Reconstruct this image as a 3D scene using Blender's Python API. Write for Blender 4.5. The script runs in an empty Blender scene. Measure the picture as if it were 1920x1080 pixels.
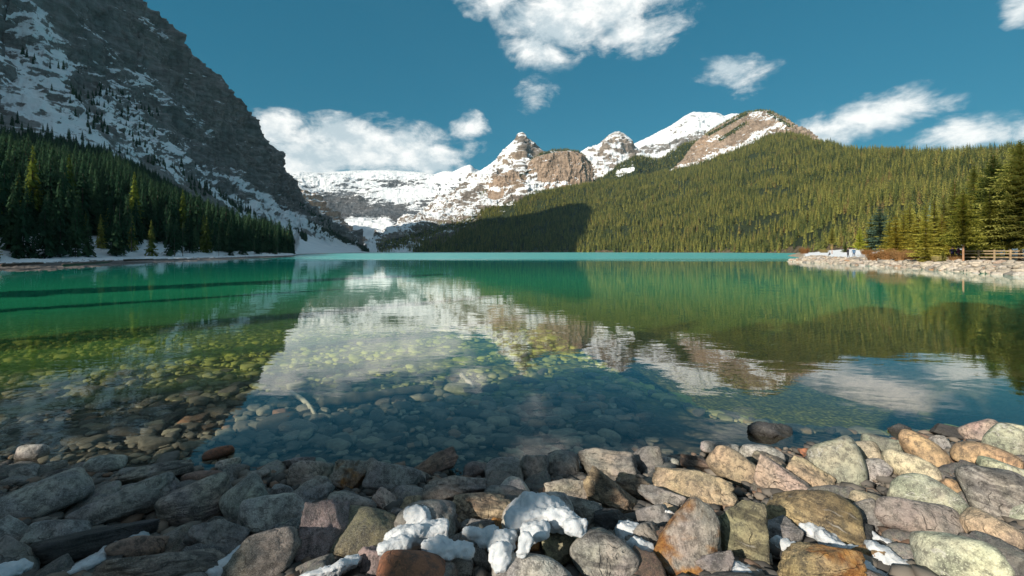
import bpy, bmesh, math, random
import numpy as np
from mathutils import Vector, Matrix
from mathutils.bvhtree import BVHTree

S = bpy.context.scene
COL = S.collection
R = math.radians
F, CX, HY, H = 800.0, 960.0, 472.0, 2.0          # focal length in photo pixels, horizon row, eye height over the lake (m)

# ------------------------------------------------------------------ camera
cam = bpy.data.cameras.new('camera'); co = bpy.data.objects.new('camera', cam); COL.objects.link(co)
cam.sensor_width = 36.0; cam.lens = 36.0 * F / 1920.0
co.location = (0, 0, H); co.rotation_euler = (R(90), 0, 0)
cam.shift_y = -(540.0 - HY) / 1920.0
cam.clip_start = 0.05; cam.clip_end = 30000
S.camera = co
S.view_settings.view_transform = 'Standard'; S.view_settings.look = 'None'
S.view_settings.gamma = 1.0; S.view_settings.exposure = 0.52
S.render.engine = 'CYCLES'
S.cycles.max_bounces = 8; S.cycles.transparent_max_bounces = 12
S.cycles.diffuse_bounces = 3; S.cycles.glossy_bounces = 3; S.cycles.caustics_reflective = False
S.cycles.sample_clamp_indirect = 4.0

SUN_EL, SUN_AZ = 25.0, 225.0                       # azimuth from +Y clockwise: behind the camera, to the left
# ------------------------------------------------------------------ node helpers
class NT:
    def __init__(s, tree): s.t = tree; s.n = tree.nodes; s.l = tree.links
    def new(s, typ, **kw):
        nd = s.n.new(typ)
        for k, v in kw.items(): setattr(nd, k, v)
        return nd
    def put(s, sock, v):
        if isinstance(v, bpy.types.NodeSocket): s.l.new(v, sock)
        elif v is not None: sock.default_value = v
    def math(s, op, a, b=None, c=None, clamp=False):
        nd = s.new('ShaderNodeMath', operation=op, use_clamp=clamp)
        s.put(nd.inputs[0], a); s.put(nd.inputs[1], b)
        if c is not None: s.put(nd.inputs[2], c)
        return nd.outputs[0]
    def vec(s, op, a, b=None, scale=None):
        nd = s.new('ShaderNodeVectorMath', operation=op)
        s.put(nd.inputs[0], a); s.put(nd.inputs[1], b)
        if scale is not None: s.put(nd.inputs['Scale'], scale)
        return nd.outputs['Value'] if op in ('LENGTH', 'DOT_PRODUCT') else nd.outputs['Vector']
    def ramp(s, v, a, b, lo=0.0, hi=1.0, smooth=True):
        nd = s.new('ShaderNodeMapRange', interpolation_type='SMOOTHSTEP' if smooth else 'LINEAR')
        s.put(nd.inputs['Value'], v); s.put(nd.inputs['From Min'], a); s.put(nd.inputs['From Max'], b)
        s.put(nd.inputs['To Min'], lo); s.put(nd.inputs['To Max'], hi)
        return nd.outputs[0]
    def noise(s, vec, scale, detail=4.0, rough=0.55, dist=0.0, out='Fac'):
        nd = s.new('ShaderNodeTexNoise'); s.put(nd.inputs['Vector'], vec)
        s.put(nd.inputs['Scale'], scale); s.put(nd.inputs['Detail'], detail)
        s.put(nd.inputs['Roughness'], rough); s.put(nd.inputs['Distortion'], dist)
        return nd.outputs[out]
    def mix(s, f, a, b, mode='MIX'):
        nd = s.new('ShaderNodeMix', data_type='RGBA', blend_type=mode)
        s.put(nd.inputs[0], f)
        s.put(nd.inputs[6], (*a, 1) if isinstance(a, tuple) and len(a) == 3 else a)
        s.put(nd.inputs[7], (*b, 1) if isinstance(b, tuple) and len(b) == 3 else b)
        return nd.outputs[2]
    def cramp(s, v, stops):
        nd = s.new('ShaderNodeValToRGB'); s.put(nd.inputs[0], v)
        el = nd.color_ramp.elements
        while len(el) < len(stops): el.new(0.5)
        for e, (p, c) in zip(el, stops): e.position = p; e.color = (*c, 1)
        return nd.outputs[0]
    def xyz(s, v):
        nd = s.new('ShaderNodeSeparateXYZ'); s.put(nd.inputs[0], v); return nd.outputs
    def comb(s, x, y, z):
        nd = s.new('ShaderNodeCombineXYZ'); s.put(nd.inputs[0], x); s.put(nd.inputs[1], y); s.put(nd.inputs[2], z)
        return nd.outputs[0]
    def bump(s, h, strength, dist):
        nd = s.new('ShaderNodeBump'); s.put(nd.inputs['Height'], h)
        s.put(nd.inputs['Strength'], strength); s.put(nd.inputs['Distance'], dist)
        return nd.outputs[0]

def material(name):
    m = bpy.data.materials.new(name); m.use_nodes = True
    nt = NT(m.node_tree); nt.n.clear()
    out = nt.new('ShaderNodeOutputMaterial')
    return m, nt, out
def principled(nt, out, color, rough=0.8, normal=None, spec=0.3, **kw):
    b = nt.new('ShaderNodeBsdfPrincipled')
    nt.put(b.inputs['Base Color'], (*color, 1) if isinstance(color, tuple) and len(color) == 3 else color)
    nt.put(b.inputs['Roughness'], rough); nt.put(b.inputs['Specular IOR Level'], spec)
    if normal is not None: nt.put(b.inputs['Normal'], normal)
    for k, v in kw.items(): nt.put(b.inputs[k], v)
    nt.l.new(b.outputs[0], out.inputs[0])
    return b
def simple(name, color, rough=0.85, var=0.25, scale=6.0):
    m, nt, out = material(name)
    tc = nt.new('ShaderNodeTexCoord').outputs['Object']
    n = nt.noise(tc, scale, 5)
    c = nt.mix(nt.ramp(n, .3, .7), tuple(x * (1 - var) for x in color), tuple(min(1, x * (1 + var)) for x in color))
    principled(nt, out, c, rough)
    return m

# ------------------------------------------------------------------ world: sky + clouds, sun
w = bpy.data.worlds.new('World'); S.world = w; w.use_nodes = True
nt = NT(w.node_tree); nt.n.clear()
wo = nt.new('ShaderNodeOutputWorld'); bg = nt.new('ShaderNodeBackground')
sky = nt.new('ShaderNodeTexSky', sky_type='NISHITA', sun_disc=False)
sky.sun_elevation = R(SUN_EL); sky.sun_rotation = R(SUN_AZ)
sky.altitude = 1700; sky.air_density = 1.0; sky.dust_density = 0.4; sky.ozone_density = 1.0
gm = nt.new('ShaderNodeGamma'); nt.l.new(sky.outputs[0], gm.inputs[0]); gm.inputs[1].default_value = .45
skyc = nt.mix(1.0, gm.outputs[0], (.15, 1.17, 1.58), 'MULTIPLY')
tc = nt.new('ShaderNodeTexCoord').outputs['Generated']
x, y, z = nt.xyz(tc)
az = nt.math('ARCTAN2', x, y); el = nt.math('ARCSINE', z)
ae = nt.comb(az, el, 0.0)
warp = nt.noise(tc, 9.0, 4, 0.6, out='Color')
warp2 = nt.vec('SCALE', nt.vec('SUBTRACT', warp, (0.5, 0.5, 0.5)), scale=0.06)
aew = nt.vec('ADD', ae, warp2)
# each cloud: azimuth and elevation (deg), half width, half height (deg), weight
def azel(px, py):
    a = math.atan2(px - CX, F); return a, math.atan2(HY - py, math.hypot(px - CX, F))
CL = [(1050,30,130,66,1.1),(1015,95,85,44,.9),(1160,0,170,55,1.0),(930,0,90,40,.85),(1200,66,120,44,.7),(1005,172,55,45,.55),
      (1380,140,100,46,.62),(1650,208,155,40,1.05),(1560,242,125,32,.92),(1840,244,180,40,1.0),(1925,15,60,34,.9),
      (525,235,72,40,.95),(600,258,60,26,.72),(690,280,195,62,1.35),(590,306,110,38,1.25),(800,300,95,42,1.2),(745,262,80,36,1.0),(880,252,44,40,.85),(700,248,70,26,.8),
      (1080,-120,200,60,.8),(700,-160,150,50,.6),(1500,-160,200,50,.7),(2150,200,160,50,.8)]
acc = None
for px, py, rx, ry, wt in CL:
    a, e = azel(px, py); k = math.cos(a) ** 2
    d = nt.vec('SUBTRACT', aew, (a, e, 0.0))
    d = nt.vec('MULTIPLY', d, (F / (rx * k), F / (ry * math.cos(a)), 0.0))
    m_ = nt.ramp(nt.vec('LENGTH', d), 1.35, 0.0, 0.0, wt)
    acc = m_ if acc is None else nt.math('MAXIMUM', acc, m_)
# broad unseen cloud banks overhead and behind the camera, added as neutral fill light
up = nt.math('MULTIPLY', nt.ramp(z, .50, .80, 0, .40), nt.ramp(z, 1.0, .97, .9, 1))
back = nt.math('MULTIPLY', nt.ramp(y, -.05, -.45, 0, .44), nt.ramp(z, .08, .30))
acc = nt.math('MAXIMUM', acc, nt.math('MAXIMUM', up, back))
f1 = nt.noise(nt.vec('MULTIPLY', tc, (1, 1, 1.9)), 10.0, 10, 0.66, 0.35)
f2 = nt.noise(nt.vec('MULTIPLY', tc, (1, 1, 1.9)), 34.0, 6, 0.6)
dens = nt.math('ADD', acc, nt.math('MULTIPLY', nt.math('SUBTRACT', f1, 0.47), 2.0))
dens = nt.math('ADD', dens, nt.math('MULTIPLY', nt.math('SUBTRACT', f2, 0.5), 0.32))
dens = nt.math('MULTIPLY', dens, nt.ramp(acc, 0.0, 0.22))
alpha = nt.ramp(dens, 0.22, 1.0)
lit = nt.noise(nt.vec('ADD', nt.vec('MULTIPLY', tc, (1, 1, 1.6)), (0.02, 0.0, -0.03)), 13.0, 7, 0.6)
shade = nt.ramp(lit, 0.34, 0.62)
cc = nt.mix(shade, (5.8, 6.8, 7.3), (11.5, 11.4, 11.0))
cfin = nt.mix(nt.math('MULTIPLY', alpha, 0.97), skyc, cc)
nt.l.new(cfin, bg.inputs[0]); bg.inputs[1].default_value = 0.073
nt.l.new(bg.outputs[0], wo.inputs[0])
w.cycles.sampling_method = 'MANUAL'; w.cycles.sample_map_resolution = 512

sl = bpy.data.lights.new('sun', 'SUN'); sl.energy = 4.8; sl.angle = R(0.5); sl.color = (1.0, 0.90, 0.76)
so = bpy.data.objects.new('sun', sl); COL.objects.link(so)
sa, se = R(SUN_AZ), R(SUN_EL)
SUND = Vector((math.sin(sa) * math.cos(se), math.cos(sa) * math.cos(se), math.sin(se)))
so.rotation_euler = SUND.to_track_quat('Z', 'Y').to_euler()

# ------------------------------------------------------------------ numpy noise
_g = np.array([[1,1,0],[-1,1,0],[1,-1,0],[-1,-1,0],[1,0,1],[-1,0,1],[1,0,-1],[-1,0,-1],[0,1,1],[0,-1,1],[0,1,-1],[0,-1,-1],[1,1,0],[-1,1,0],[0,-1,1],[0,-1,-1]], float)
_perm = np.random.RandomState(7).permutation(256); _perm = np.concatenate([_perm, _perm, _perm])
def perlin(P, seed=0):
    P = np.asarray(P, float) + seed * 17.37
    i = np.floor(P).astype(int); f = P - i; i &= 255
    u = f * f * f * (f * (f * 6 - 15) + 10)
    out = 0
    for dx in (0, 1):
        for dy in (0, 1):
            for dz in (0, 1):
                h = _perm[_perm[_perm[(i[..., 0] + dx) & 255] + ((i[..., 1] + dy) & 255)] + ((i[..., 2] + dz) & 255)] & 15
                d = (_g[h] * (f - np.array([dx, dy, dz]))).sum(-1)
                out = out + d * (u[..., 0] if dx else 1 - u[..., 0]) * (u[..., 1] if dy else 1 - u[..., 1]) * (u[..., 2] if dz else 1 - u[..., 2])
    return out
def fbm(P, octv=5, gain=0.5, seed=0):
    s, a = 0, 1.0
    P = np.asarray(P, float)
    for k in range(octv):
        s = s + a * perlin(P, seed + k); a *= gain; P = P * 2.03
    return s
def ridged(P, octv=5, gain=0.5, seed=0):
    s, a = 0, 1.0
    P = np.asarray(P, float)
    for k in range(octv):
        s = s + a * (1 - 2 * np.abs(perlin(P, seed + k))); a *= gain; P = P * 2.03
    return s
def sstep(a, b, x):
    t = np.clip((x - a) / (b - a), 0, 1); return t * t * (3 - 2 * t)

# ------------------------------------------------------------------ object helpers
def mesh_np(name, V, Fc, smooth=True, attrs=None):
    V = np.asarray(V, np.float32).reshape(-1, 3); Fc = np.asarray(Fc, np.int32)
    me = bpy.data.meshes.new(name); n = Fc.shape[1]
    me.vertices.add(len(V)); me.vertices.foreach_set('co', V.ravel())
    me.loops.add(Fc.size); me.loops.foreach_set('vertex_index', Fc.ravel())
    me.polygons.add(len(Fc)); me.polygons.foreach_set('loop_start', np.arange(0, Fc.size, n, dtype=np.int32))
    try: me.polygons.foreach_set('loop_total', np.full(len(Fc), n, dtype=np.int32))
    except Exception: pass
    if smooth: me.polygons.foreach_set('use_smooth', np.ones(len(Fc), bool))
    for k, v in (attrs or {}).items():
        a = me.attributes.new(k, 'FLOAT', 'POINT'); a.data.foreach_set('value', np.asarray(v, np.float32).ravel())
    me.update(calc_edges=True)
    return me
def link(name, me, mats=None, parent=None, loc=None, rz=None):
    o = bpy.data.objects.new(name, me); COL.objects.link(o)
    for m in (mats or []):
        if m.name not in [x.name for x in me.materials if x]: me.materials.append(m)
    if parent is not None: o.parent = parent
    if loc is not None: o.location = loc
    if rz is not None: o.rotation_euler = (0, 0, rz)
    return o
def tag(o, label=None, cat=None, group=None, kind=None):
    for k, v in (('label', label), ('category', cat), ('group', group), ('kind', kind)):
        if v: o[k] = v
    return o
def empty(name, loc=(0, 0, 0), rz=0):
    o = bpy.data.objects.new(name, None); o.empty_display_size = .3; COL.objects.link(o)
    o.location = loc; o.rotation_euler = (0, 0, rz); return o
def gridf(nu, nv):
    i, j = np.meshgrid(np.arange(nu - 1), np.arange(nv - 1), indexing='ij'); a = (i * nv + j).ravel()
    return np.stack([a, a + nv, a + nv + 1, a + 1], 1)

# ------------------------------------------------------------------ terrain lofts
def ctrl(entries):
    out = []
    for e in entries:
        if e[0] == 'a':
            a = R(e[1]); r, zz = e[2], e[3]
        else:
            px, py, Y = e; a = math.atan2(px - CX, F); r = Y / math.cos(a); zz = H + (HY - py) / F * Y
        out.append((a, math.log(r), zz / r))
    return np.array(sorted(out))
def loft(az, layers, nseg, Hh=H):
    """surface through layer curves; returns P (nu, nv, 3) and t (0..K-1)"""
    K = len(layers); Rk, Zk = [], []
    for L in layers:
        c = ctrl(L); Rk.append(np.exp(np.interp(az, c[:, 0], c[:, 1]))); Zk.append(np.interp(az, c[:, 0], c[:, 2]) * Rk[-1])
    Rk, Zk = np.array(Rk), np.array(Zk)
    ts = np.concatenate([np.linspace(k, k + 1, n, endpoint=False) for k, n in enumerate(nseg)] + [[K - 1.0]])
    k0 = np.clip(np.floor(ts).astype(int), 0, K - 2); f = (ts - k0)[:, None]
    def cr(A):
        p0 = A[np.clip(k0 - 1, 0, K - 1)]; p1 = A[k0]; p2 = A[k0 + 1]; p3 = A[np.clip(k0 + 2, 0, K - 1)]
        v = 0.5 * ((2 * p1) + (-p0 + p2) * f + (2 * p0 - 5 * p1 + 4 * p2 - p3) * f ** 2 + (-p0 + 3 * p1 - 3 * p2 + p3) * f ** 3)
        lin = p1 * (1 - f) + p2 * f
        wv = np.where(k0 == 0, 0.0, .45)[:, None]
        return wv * v + (1 - wv) * lin
    r, zz = cr(Rk).T, cr(Zk).T
    a = az[:, None]
    P = np.stack([np.sin(a) * r, np.cos(a) * r, zz], -1)
    return P, np.broadcast_to(ts, r.shape)
def pnormals(P):
    du = np.gradient(P, axis=0); dv = np.gradient(P, axis=1)
    n = np.cross(du, dv); n /= np.linalg.norm(n, axis=-1, keepdims=True) + 1e-9
    n[n[..., 2] < 0] *= -1
    return n
def screen(P):
    Y = np.maximum(P[..., 1], 1e-3)
    return CX + F * P[..., 0] / Y, HY - F * (P[..., 2] - H) / Y
def segmask(sx, sy, segs):
    m = np.zeros_like(sx)
    for x0, y0, x1, y1, wd, wt in segs:
        dx, dy = x1 - x0, y1 - y0
        t = np.clip(((sx - x0) * dx + (sy - y0) * dy) / (dx * dx + dy * dy + 1e-6), 0, 1)
        d = np.hypot(sx - x0 - t * dx, sy - y0 - t * dy)
        m = np.maximum(m, wt * (1 - sstep(wd * .35, wd, d)))
    return m
def pxs(a, b, n): return np.arctan2(np.linspace(a, b, n) - CX, F)

# ------------------------------------------------------------------ mountain materials
def mountain_mat(name, k, grey=(.16, .15, .15), warm=(.42, .30, .21), strat=8.0, nzw=.9, bias=0.0, streak=None):
    m, nt, out = material(name)
    g = nt.new('ShaderNodeNewGeometry'); P = g.outputs['Position']
    nz = nt.xyz(g.outputs['Normal'])[2]
    def at(n):
        a = nt.new('ShaderNodeAttribute', attribute_name=n); return a.outputs['Fac']
    n1 = nt.noise(P, k, 8, .55); n2 = nt.noise(P, k * 6, 8, .70); n3 = nt.noise(P, k * 30, 5, .7)
    st = nt.noise(nt.vec('MULTIPLY', P, (k, k, k * strat)), 1.6, 6, .62, .6)
    st2 = nt.noise(nt.vec('MULTIPLY', P, (k * 4, k * 4, k * strat * 3)), 1.0, 5, .6)
    ver = nt.noise(nt.vec('MULTIPLY', P, (k * 7, k * 7, k * .8)), 1.0, 5, .6)
    s = nt.math('ADD', nt.math('MULTIPLY', at('snow'), 1.25), nt.math('MULTIPLY', nt.math('SUBTRACT', n1, .5), 1.3))
    s = nt.math('ADD', s, nt.math('MULTIPLY', nt.math('SUBTRACT', n2, .5), 1.5))
    s = nt.math('ADD', s, nt.math('MULTIPLY', nt.math('SUBTRACT', n3, .5), 1.1))
    s = nt.math('ADD', s, nt.math('MULTIPLY', nt.math('SUBTRACT', st, .5), 1.8))
    s = nt.math('ADD', s, nt.math('MULTIPLY', nt.math('SUBTRACT', st2, .5), 1.2))
    s = nt.math('ADD', s, nt.math('MULTIPLY', nt.math('SUBTRACT', nz, .6), nzw))
    s = nt.math('ADD', s, bias)
    sf = nt.ramp(s, .50, .66)
    wf = nt.math('ADD', at('warm'), nt.math('MULTIPLY', nt.math('SUBTRACT', n1, .5), .9), clamp=True)
    base = nt.mix(wf, grey, warm)
    base = nt.mix(nt.ramp(st, .3, .7), base, tuple(x * .55 for x in (1, .95, .9)), 'MULTIPLY')
    base = nt.mix(nt.ramp(ver, .35, .7, 0, .55), base, (.35, .34, .34), 'MULTIPLY')
    vn = nt.noise(P, k * 25, 4, .7)
    veg = nt.mix(nt.ramp(vn, .35, .7), (.018, .030, .014), (.050, .060, .022))
    vf = nt.ramp(nt.math('ADD', at('veg'), nt.math('MULTIPLY', nt.math('SUBTRACT', n2, .5), .8)), .4, .6)
    base = nt.mix(vf, base, veg)
    snow = nt.mix(nt.ramp(n1, .3, .7), (.62, .66, .70), (.74, .76, .78))
    col = nt.mix(sf, base, snow)
    hgt = nt.math('ADD', nt.math('ADD', nt.math('MULTIPLY', n2, .6), nt.math('MULTIPLY', st2, .5)), nt.math('MULTIPLY', ver, .6))
    bs = nt.math('SUBTRACT', 1.0, nt.math('MULTIPLY', sf, .65))
    nb = nt.new('ShaderNodeBump'); nt.put(nb.inputs['Height'], hgt); nt.put(nb.inputs['Strength'], bs); nb.inputs['Distance'].default_value = .22 / k
    principled(nt, out, col, .9, nb.outputs[0], .15)
    return m

MTN = {}
def terrain(name, az, layers, nseg, disp, attrs, mat, kind='structure'):
    P, t = loft(az, layers, nseg)
    n = pnormals(P)
    P = P + n * disp(P, t)[..., None]
    sx, sy = screen(P)
    A = {k: np.clip(v(P, t, sx, sy), -1, 2) for k, v in attrs.items()}
    nu, nv = P.shape[:2]
    me = mesh_np(name, P, gridf(nu, nv), True, A)
    o = link(name, me, [mat]); o['kind'] = kind
    MTN[name] = (P, t, A, sx, sy)
    return o
zero = lambda P, t, sx, sy: np.zeros(P.shape[:2])

# left mountain: shore -> forest foot -> forest top -> cliff -> crest -> back
Lwater = [('a',-86,28,-1.2),('a',-80,30,-1.2),('a',-70,34,-1.2),('a',-60,40,-1.2),(0,526,32),(100,514,39),(150,507,46),(280,498,66),(400,491.5,88),(548,484,150),(562,480.6,250),(620,476.5,440),(690,474.2,1000)]
Lwater = [e if e[0]=='a' else (e[0], e[1] + .10*F/e[2], e[2]) for e in Lwater]
Lfoot = [('a',-86,60,2),('a',-80,60,2),('a',-70,70,2),('a',-60,78,2),(0,487,72),(100,484,82),(280,481,108),(400,479,135),(545,476,215),(562,474,330),(620,470,620),(690,472.5,1200)]
Lftop = [('a',-86,200,12),('a',-80,300,40),('a',-70,430,80),('a',-60,560,100),(0,252,410),(100,268,430),(200,292,480),(300,350,560),(400,405,680),(500,448,850),(548,466,950),(562,440,1250),(620,462,1500),(690,472.2,1800)]
Lmid = [('a',-86,300,20),('a',-80,560,120),('a',-74,760,420),('a',-68,780,520),('a',-60,820,480),(0,110,600),(100,130,640),(200,160,760),(240,190,820),(300,240,900),(400,320,1100),(500,405,1500),(562,425,1650),(620,455,1750),(690,471.5,1950)]
Lcrest = [('a',-86,360,30),('a',-81,850,330),('a',-77,1150,800),('a',-73,1190,1120),('a',-66,1180,1130),('a',-58,1220,1060),('a',-50.2,1320,900),(240,0,1150),(258,8,1170),(280,33,1200),(300,48,1230),(330,75,1280),(350,98,1300),(372,118,1340),(400,152,1400),(415,170,1450),(430,192,1500),(450,213,1560),(470,237,1620),(490,264,1700),(505,281,1760),(517,297,1800),(522,320,1810),(532,338,1830),(550,353,1860),(562,373,1880),(575,386,1900),(600,406,1940),(640,431,2000),(665,451,2050),(692,471.2,2120)]
Lback = [('a',-86,500,10),('a',-80,1300,10),('a',-70,1700,400),('a',-50.2,1900,400),(400,300,1900),(562,430,2300),(692,472,2500)]
def Ldisp(P, t):
    cl = sstep(1.9, 2.4, t) * (1 - .85 * sstep(3.7, 4.0, t))
    far = np.clip(P[..., 1] / 900, .35, 1.6)
    d = 26 * ridged(P / 190, 6, .55, 3) + 10 * fbm(P / 40, 4, .6, 9)
    Q = P.copy(); Q[..., 2] *= 3.0
    zz = P[..., 2] / 26 + 1.3 * fbm(P / 160, 3, .5, 5)
    d = d + 3.5 * (np.abs((zz % 1) - .5) * 2) ** 2 + 5 * ridged(np.stack([P[..., 0] / 22, P[..., 1] / 22, P[..., 2] / 120], -1), 3, .5, 21)
    crest = sstep(3.5, 4, t) * (2.5 * fbm(P / 14, 4, .6, 31) + 3.5 * fbm(P / 60, 3, .6, 33))
    low = sstep(.8, 1.6, t) * (1 - cl) * 3.0 * fbm(P / 35, 4, .5, 11)
    shore = .12 * fbm(P / 2.2, 4, .6, 41) * (1 - sstep(1.0, 1.4, t)) + .25 * fbm(P / 7, 3, .5, 43) * sstep(.15, .6, t) * (1 - sstep(1.0, 1.4, t))
    d = (d - 12) * cl * far + crest + low + shore
    zf = P[..., 2]
    return d * sstep(0, 60, 60 * (t < 2) + zf)
SEGL = [(20,-40,100,130,62,.84),(0,60,60,190,52,.62),(0,170,120,235,34,.78),(90,150,150,210,34,.6),(160,30,200,150,45,.45),(180,90,250,170,40,.5),
        (260,140,345,205,24,.62),(345,205,400,255,12,.75),(200,190,330,290,38,.62),(120,235,250,290,34,.72),(250,250,340,330,26,.62),(330,290,470,400,16,.62),(445,340,640,462,13,1.1),
        (370,330,480,415,16,.8),(560,452,660,474,22,1.0),(550,430,560,478,20,.8),(270,40,310,72,12,.6),(440,315,520,365,9,.55),(385,315,460,350,10,.6),(480,380,560,450,20,.8)]
def Lsnow(P, t, sx, sy):
    m = segmask(sx, sy, SEGL)
    m = np.where(P[..., 1] > 10, m, .4) + .10
    m = m * .80 - .04
    beach = (t > .22) & (t < 1.06) & (P[..., 2] > .42)
    m = np.where(beach, 1.25, m)
    m = np.where((t < 1.25) & (P[..., 2] <= .42), -.9, m)
    m = np.where((t >= 1.25) & (t < 1.9) & (sx < 552), .1, m)
    return m
mat_left = mountain_mat('cliff_rock_shade', .012, (.33, .33, .335), (.40, .345, .315), 4.0, 1.1, -.02)
terrain('mountainside', np.concatenate([np.radians(np.linspace(-86, -51.5, 110, endpoint=False)), pxs(-48, 692, 620)]), [Lwater, Lfoot, Lftop, Lmid, Lcrest, Lback], [14, 70, 110, 120, 14] if False else [26, 60, 100, 130, 12], Ldisp,
        {'snow': Lsnow, 'warm': lambda P, t, sx, sy: .35 + .3 * segmask(sx, sy, [(300,60,520,330,90,1)]),
         'veg': lambda P, t, sx, sy: np.where((sx < 552) & (t > 1.1) & (t < 2.0), 1.0, np.where((sx < 200) & (t >= 2) & (t < 3), .30, 0.0)) + segmask(sx, sy, [(560,410,690,474,14,.6)])}, mat_left)

def ridge(name, crest, w_, mat, attrs, amp=.05, midz=.5, lowpy=478, nv=90, rough=1.0, nu=None, seed=0, crestn=.004, strata=0.0):
    zc = [(px, H + (HY - py) / F * Y, Y) for px, py, Y in crest]
    L1 = [(px, HY - F * (-8 - H) / (Y * (1 - w_)), Y * (1 - w_)) for px, z_, Y in zc]
    L2 = [(px, HY - F * (midz * z_ - H) / (Y * (1 - w_ * .42)), Y * (1 - w_ * .42)) for px, z_, Y in zc]
    L3 = list(crest)
    L4 = [(px, HY - F * (z_ * .45 - H) / (Y * (1 + w_ * .6)), Y * (1 + w_ * .6)) for px, z_, Y in zc]
    x0, x1 = crest[0][0], crest[-1][0]
    az = pxs(x0, x1, nu or max(60, int((x1 - x0) * 1.1)))
    hm = max(z_ for _, z_, _ in zc)
    def disp(P, t):
        s = hm / 600.0
        d = amp * hm * (ridged(P / (230 * s), 6, .56, seed) - .6) + rough * .012 * hm * fbm(P / (30 * s), 4, .6, seed + 5)
        if strata:
            zz = P[..., 2] / (hm * .055) + .9 * fbm(P / (300 * s), 3, .5, seed + 8)
            d = d + strata * hm * (np.abs((zz % 1) - .5) * 2) ** 1.5
        c = 1 - .93 * np.exp(-((t - 2) / .22) ** 2)
        return d * c * sstep(0, .5, t) + hm * crestn * fbm(P / (18 * s), 4, .65, seed + 9)
    return terrain(name, az, [L1, L2, L3, L4], [nv // 2, nv // 2, 12], disp, attrs, mat)

m_glacier = mountain_mat('glacier_wall', .0035, (.17, .19, .22), (.34, .27, .22), 9.0, .8, 0.0)
m_peak = mountain_mat('peak_rock', .006, (.30, .28, .265), (.52, .385, .27), 7.0, .9, 0.0)
m_brown = mountain_mat('brown_cliff', .010, (.33, .28, .24), (.58, .42, .30), 3.0, .9, 0.0)
const = lambda c: (lambda P, t, sx, sy: np.full(P.shape[:2], float(c)))
# A: snow wall at the valley's end
ridge('glacier_mountain', [(500,330,4700),(540,327,4700),(562,322,4800),(600,324,4900),(660,320,5000),(720,319,5000),(780,322,5000),(815,327,4900),(832,321,4800),(850,322,4700),(872,311,4600),(882,309,4550),(892,318,4500),(940,330,4400)],
      .42, m_glacier, {'snow': lambda P, t, sx, sy: .39 + segmask(sx, sy, [(540,335,840,335,38,.35),(700,372,830,352,22,.5),(600,425,720,425,26,.55),(650,440,720,455,24,.6),(800,350,900,318,26,.5)]) - segmask(sx, sy, [(610,382,700,392,30,.42),(700,385,780,420,26,.42),(560,375,610,400,22,.3),(580,395,640,430,26,.2),(720,345,800,342,8,.3)]),
      'warm': const(.12), 'veg': lambda P, t, sx, sy: segmask(sx, sy, [(600,455,690,472,12,.5)])}, amp=.035, midz=.42, nv=220, nu=420, seed=50, strata=.022, rough=.4)
# B: reddish cliffs behind the left mountain
ridge('reddish_cliff', [(505,322,2900),(530,330,2900),(548,345,2900),(575,362,2900),(592,366,2950),(604,385,3000),(625,398,3050),(640,412,3100),(660,440,3200),(700,468,3300)],
      .25, m_brown, {'snow': lambda P, t, sx, sy: .22 + segmask(sx, sy, [(560,395,610,395,8,.5),(600,410,640,430,12,.4),(560,365,600,372,8,.3)]), 'warm': lambda P, t, sx, sy: .25 + segmask(sx, sy, [(550,365,605,400,26,.6)]), 'veg': zero}, amp=.06, midz=.55, nv=110, nu=260, seed=60, strata=.03)
# F: long snow mountain
ridge('snow_mountain', [(1080,340,3700),(1110,320,3700),(1150,290,3700),(1185,272,3700),(1222,254,3700),(1260,235,3750),(1284,217,3800),(1300,210,3800),(1344,211,3800),(1358,217,3800),(1372,213,3800),(1392,214,3800),(1420,222,3800),(1470,240,3800),(1530,262,3800)],
      .36, m_peak, {'snow': lambda P, t, sx, sy: .92 - segmask(sx, sy, [(1190,290,1330,255,16,.42),(1150,318,1240,300,14,.40),(1258,250,1300,214,7,.4),(1345,213,1400,216,6,.4)]), 'warm': const(.1), 'veg': zero}, amp=.035, midz=.52, nv=150, nu=420, seed=70)
# E: pointed second peak
ridge('pointed_peak', [(1060,330,3400),(1085,290,3400),(1092,285,3400),(1110,277,3400),(1124,269,3400),(1132,262,3400),(1140,254,3400),(1152,247,3400),(1160,246,3400),(1170,252,3400),(1180,259,3400),(1186,272,3400),(1215,300,3400),(1260,340,3400)],
      .3, m_peak, {'snow': lambda P, t, sx, sy: .78 - segmask(sx, sy, [(1135,262,1165,252,16,.30),(1165,258,1190,290,14,.42),(1125,285,1150,300,8,.3)]), 'warm': const(.38), 'veg': zero}, amp=.07, midz=.5, nv=130, nu=220, seed=82, strata=.012)
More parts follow.
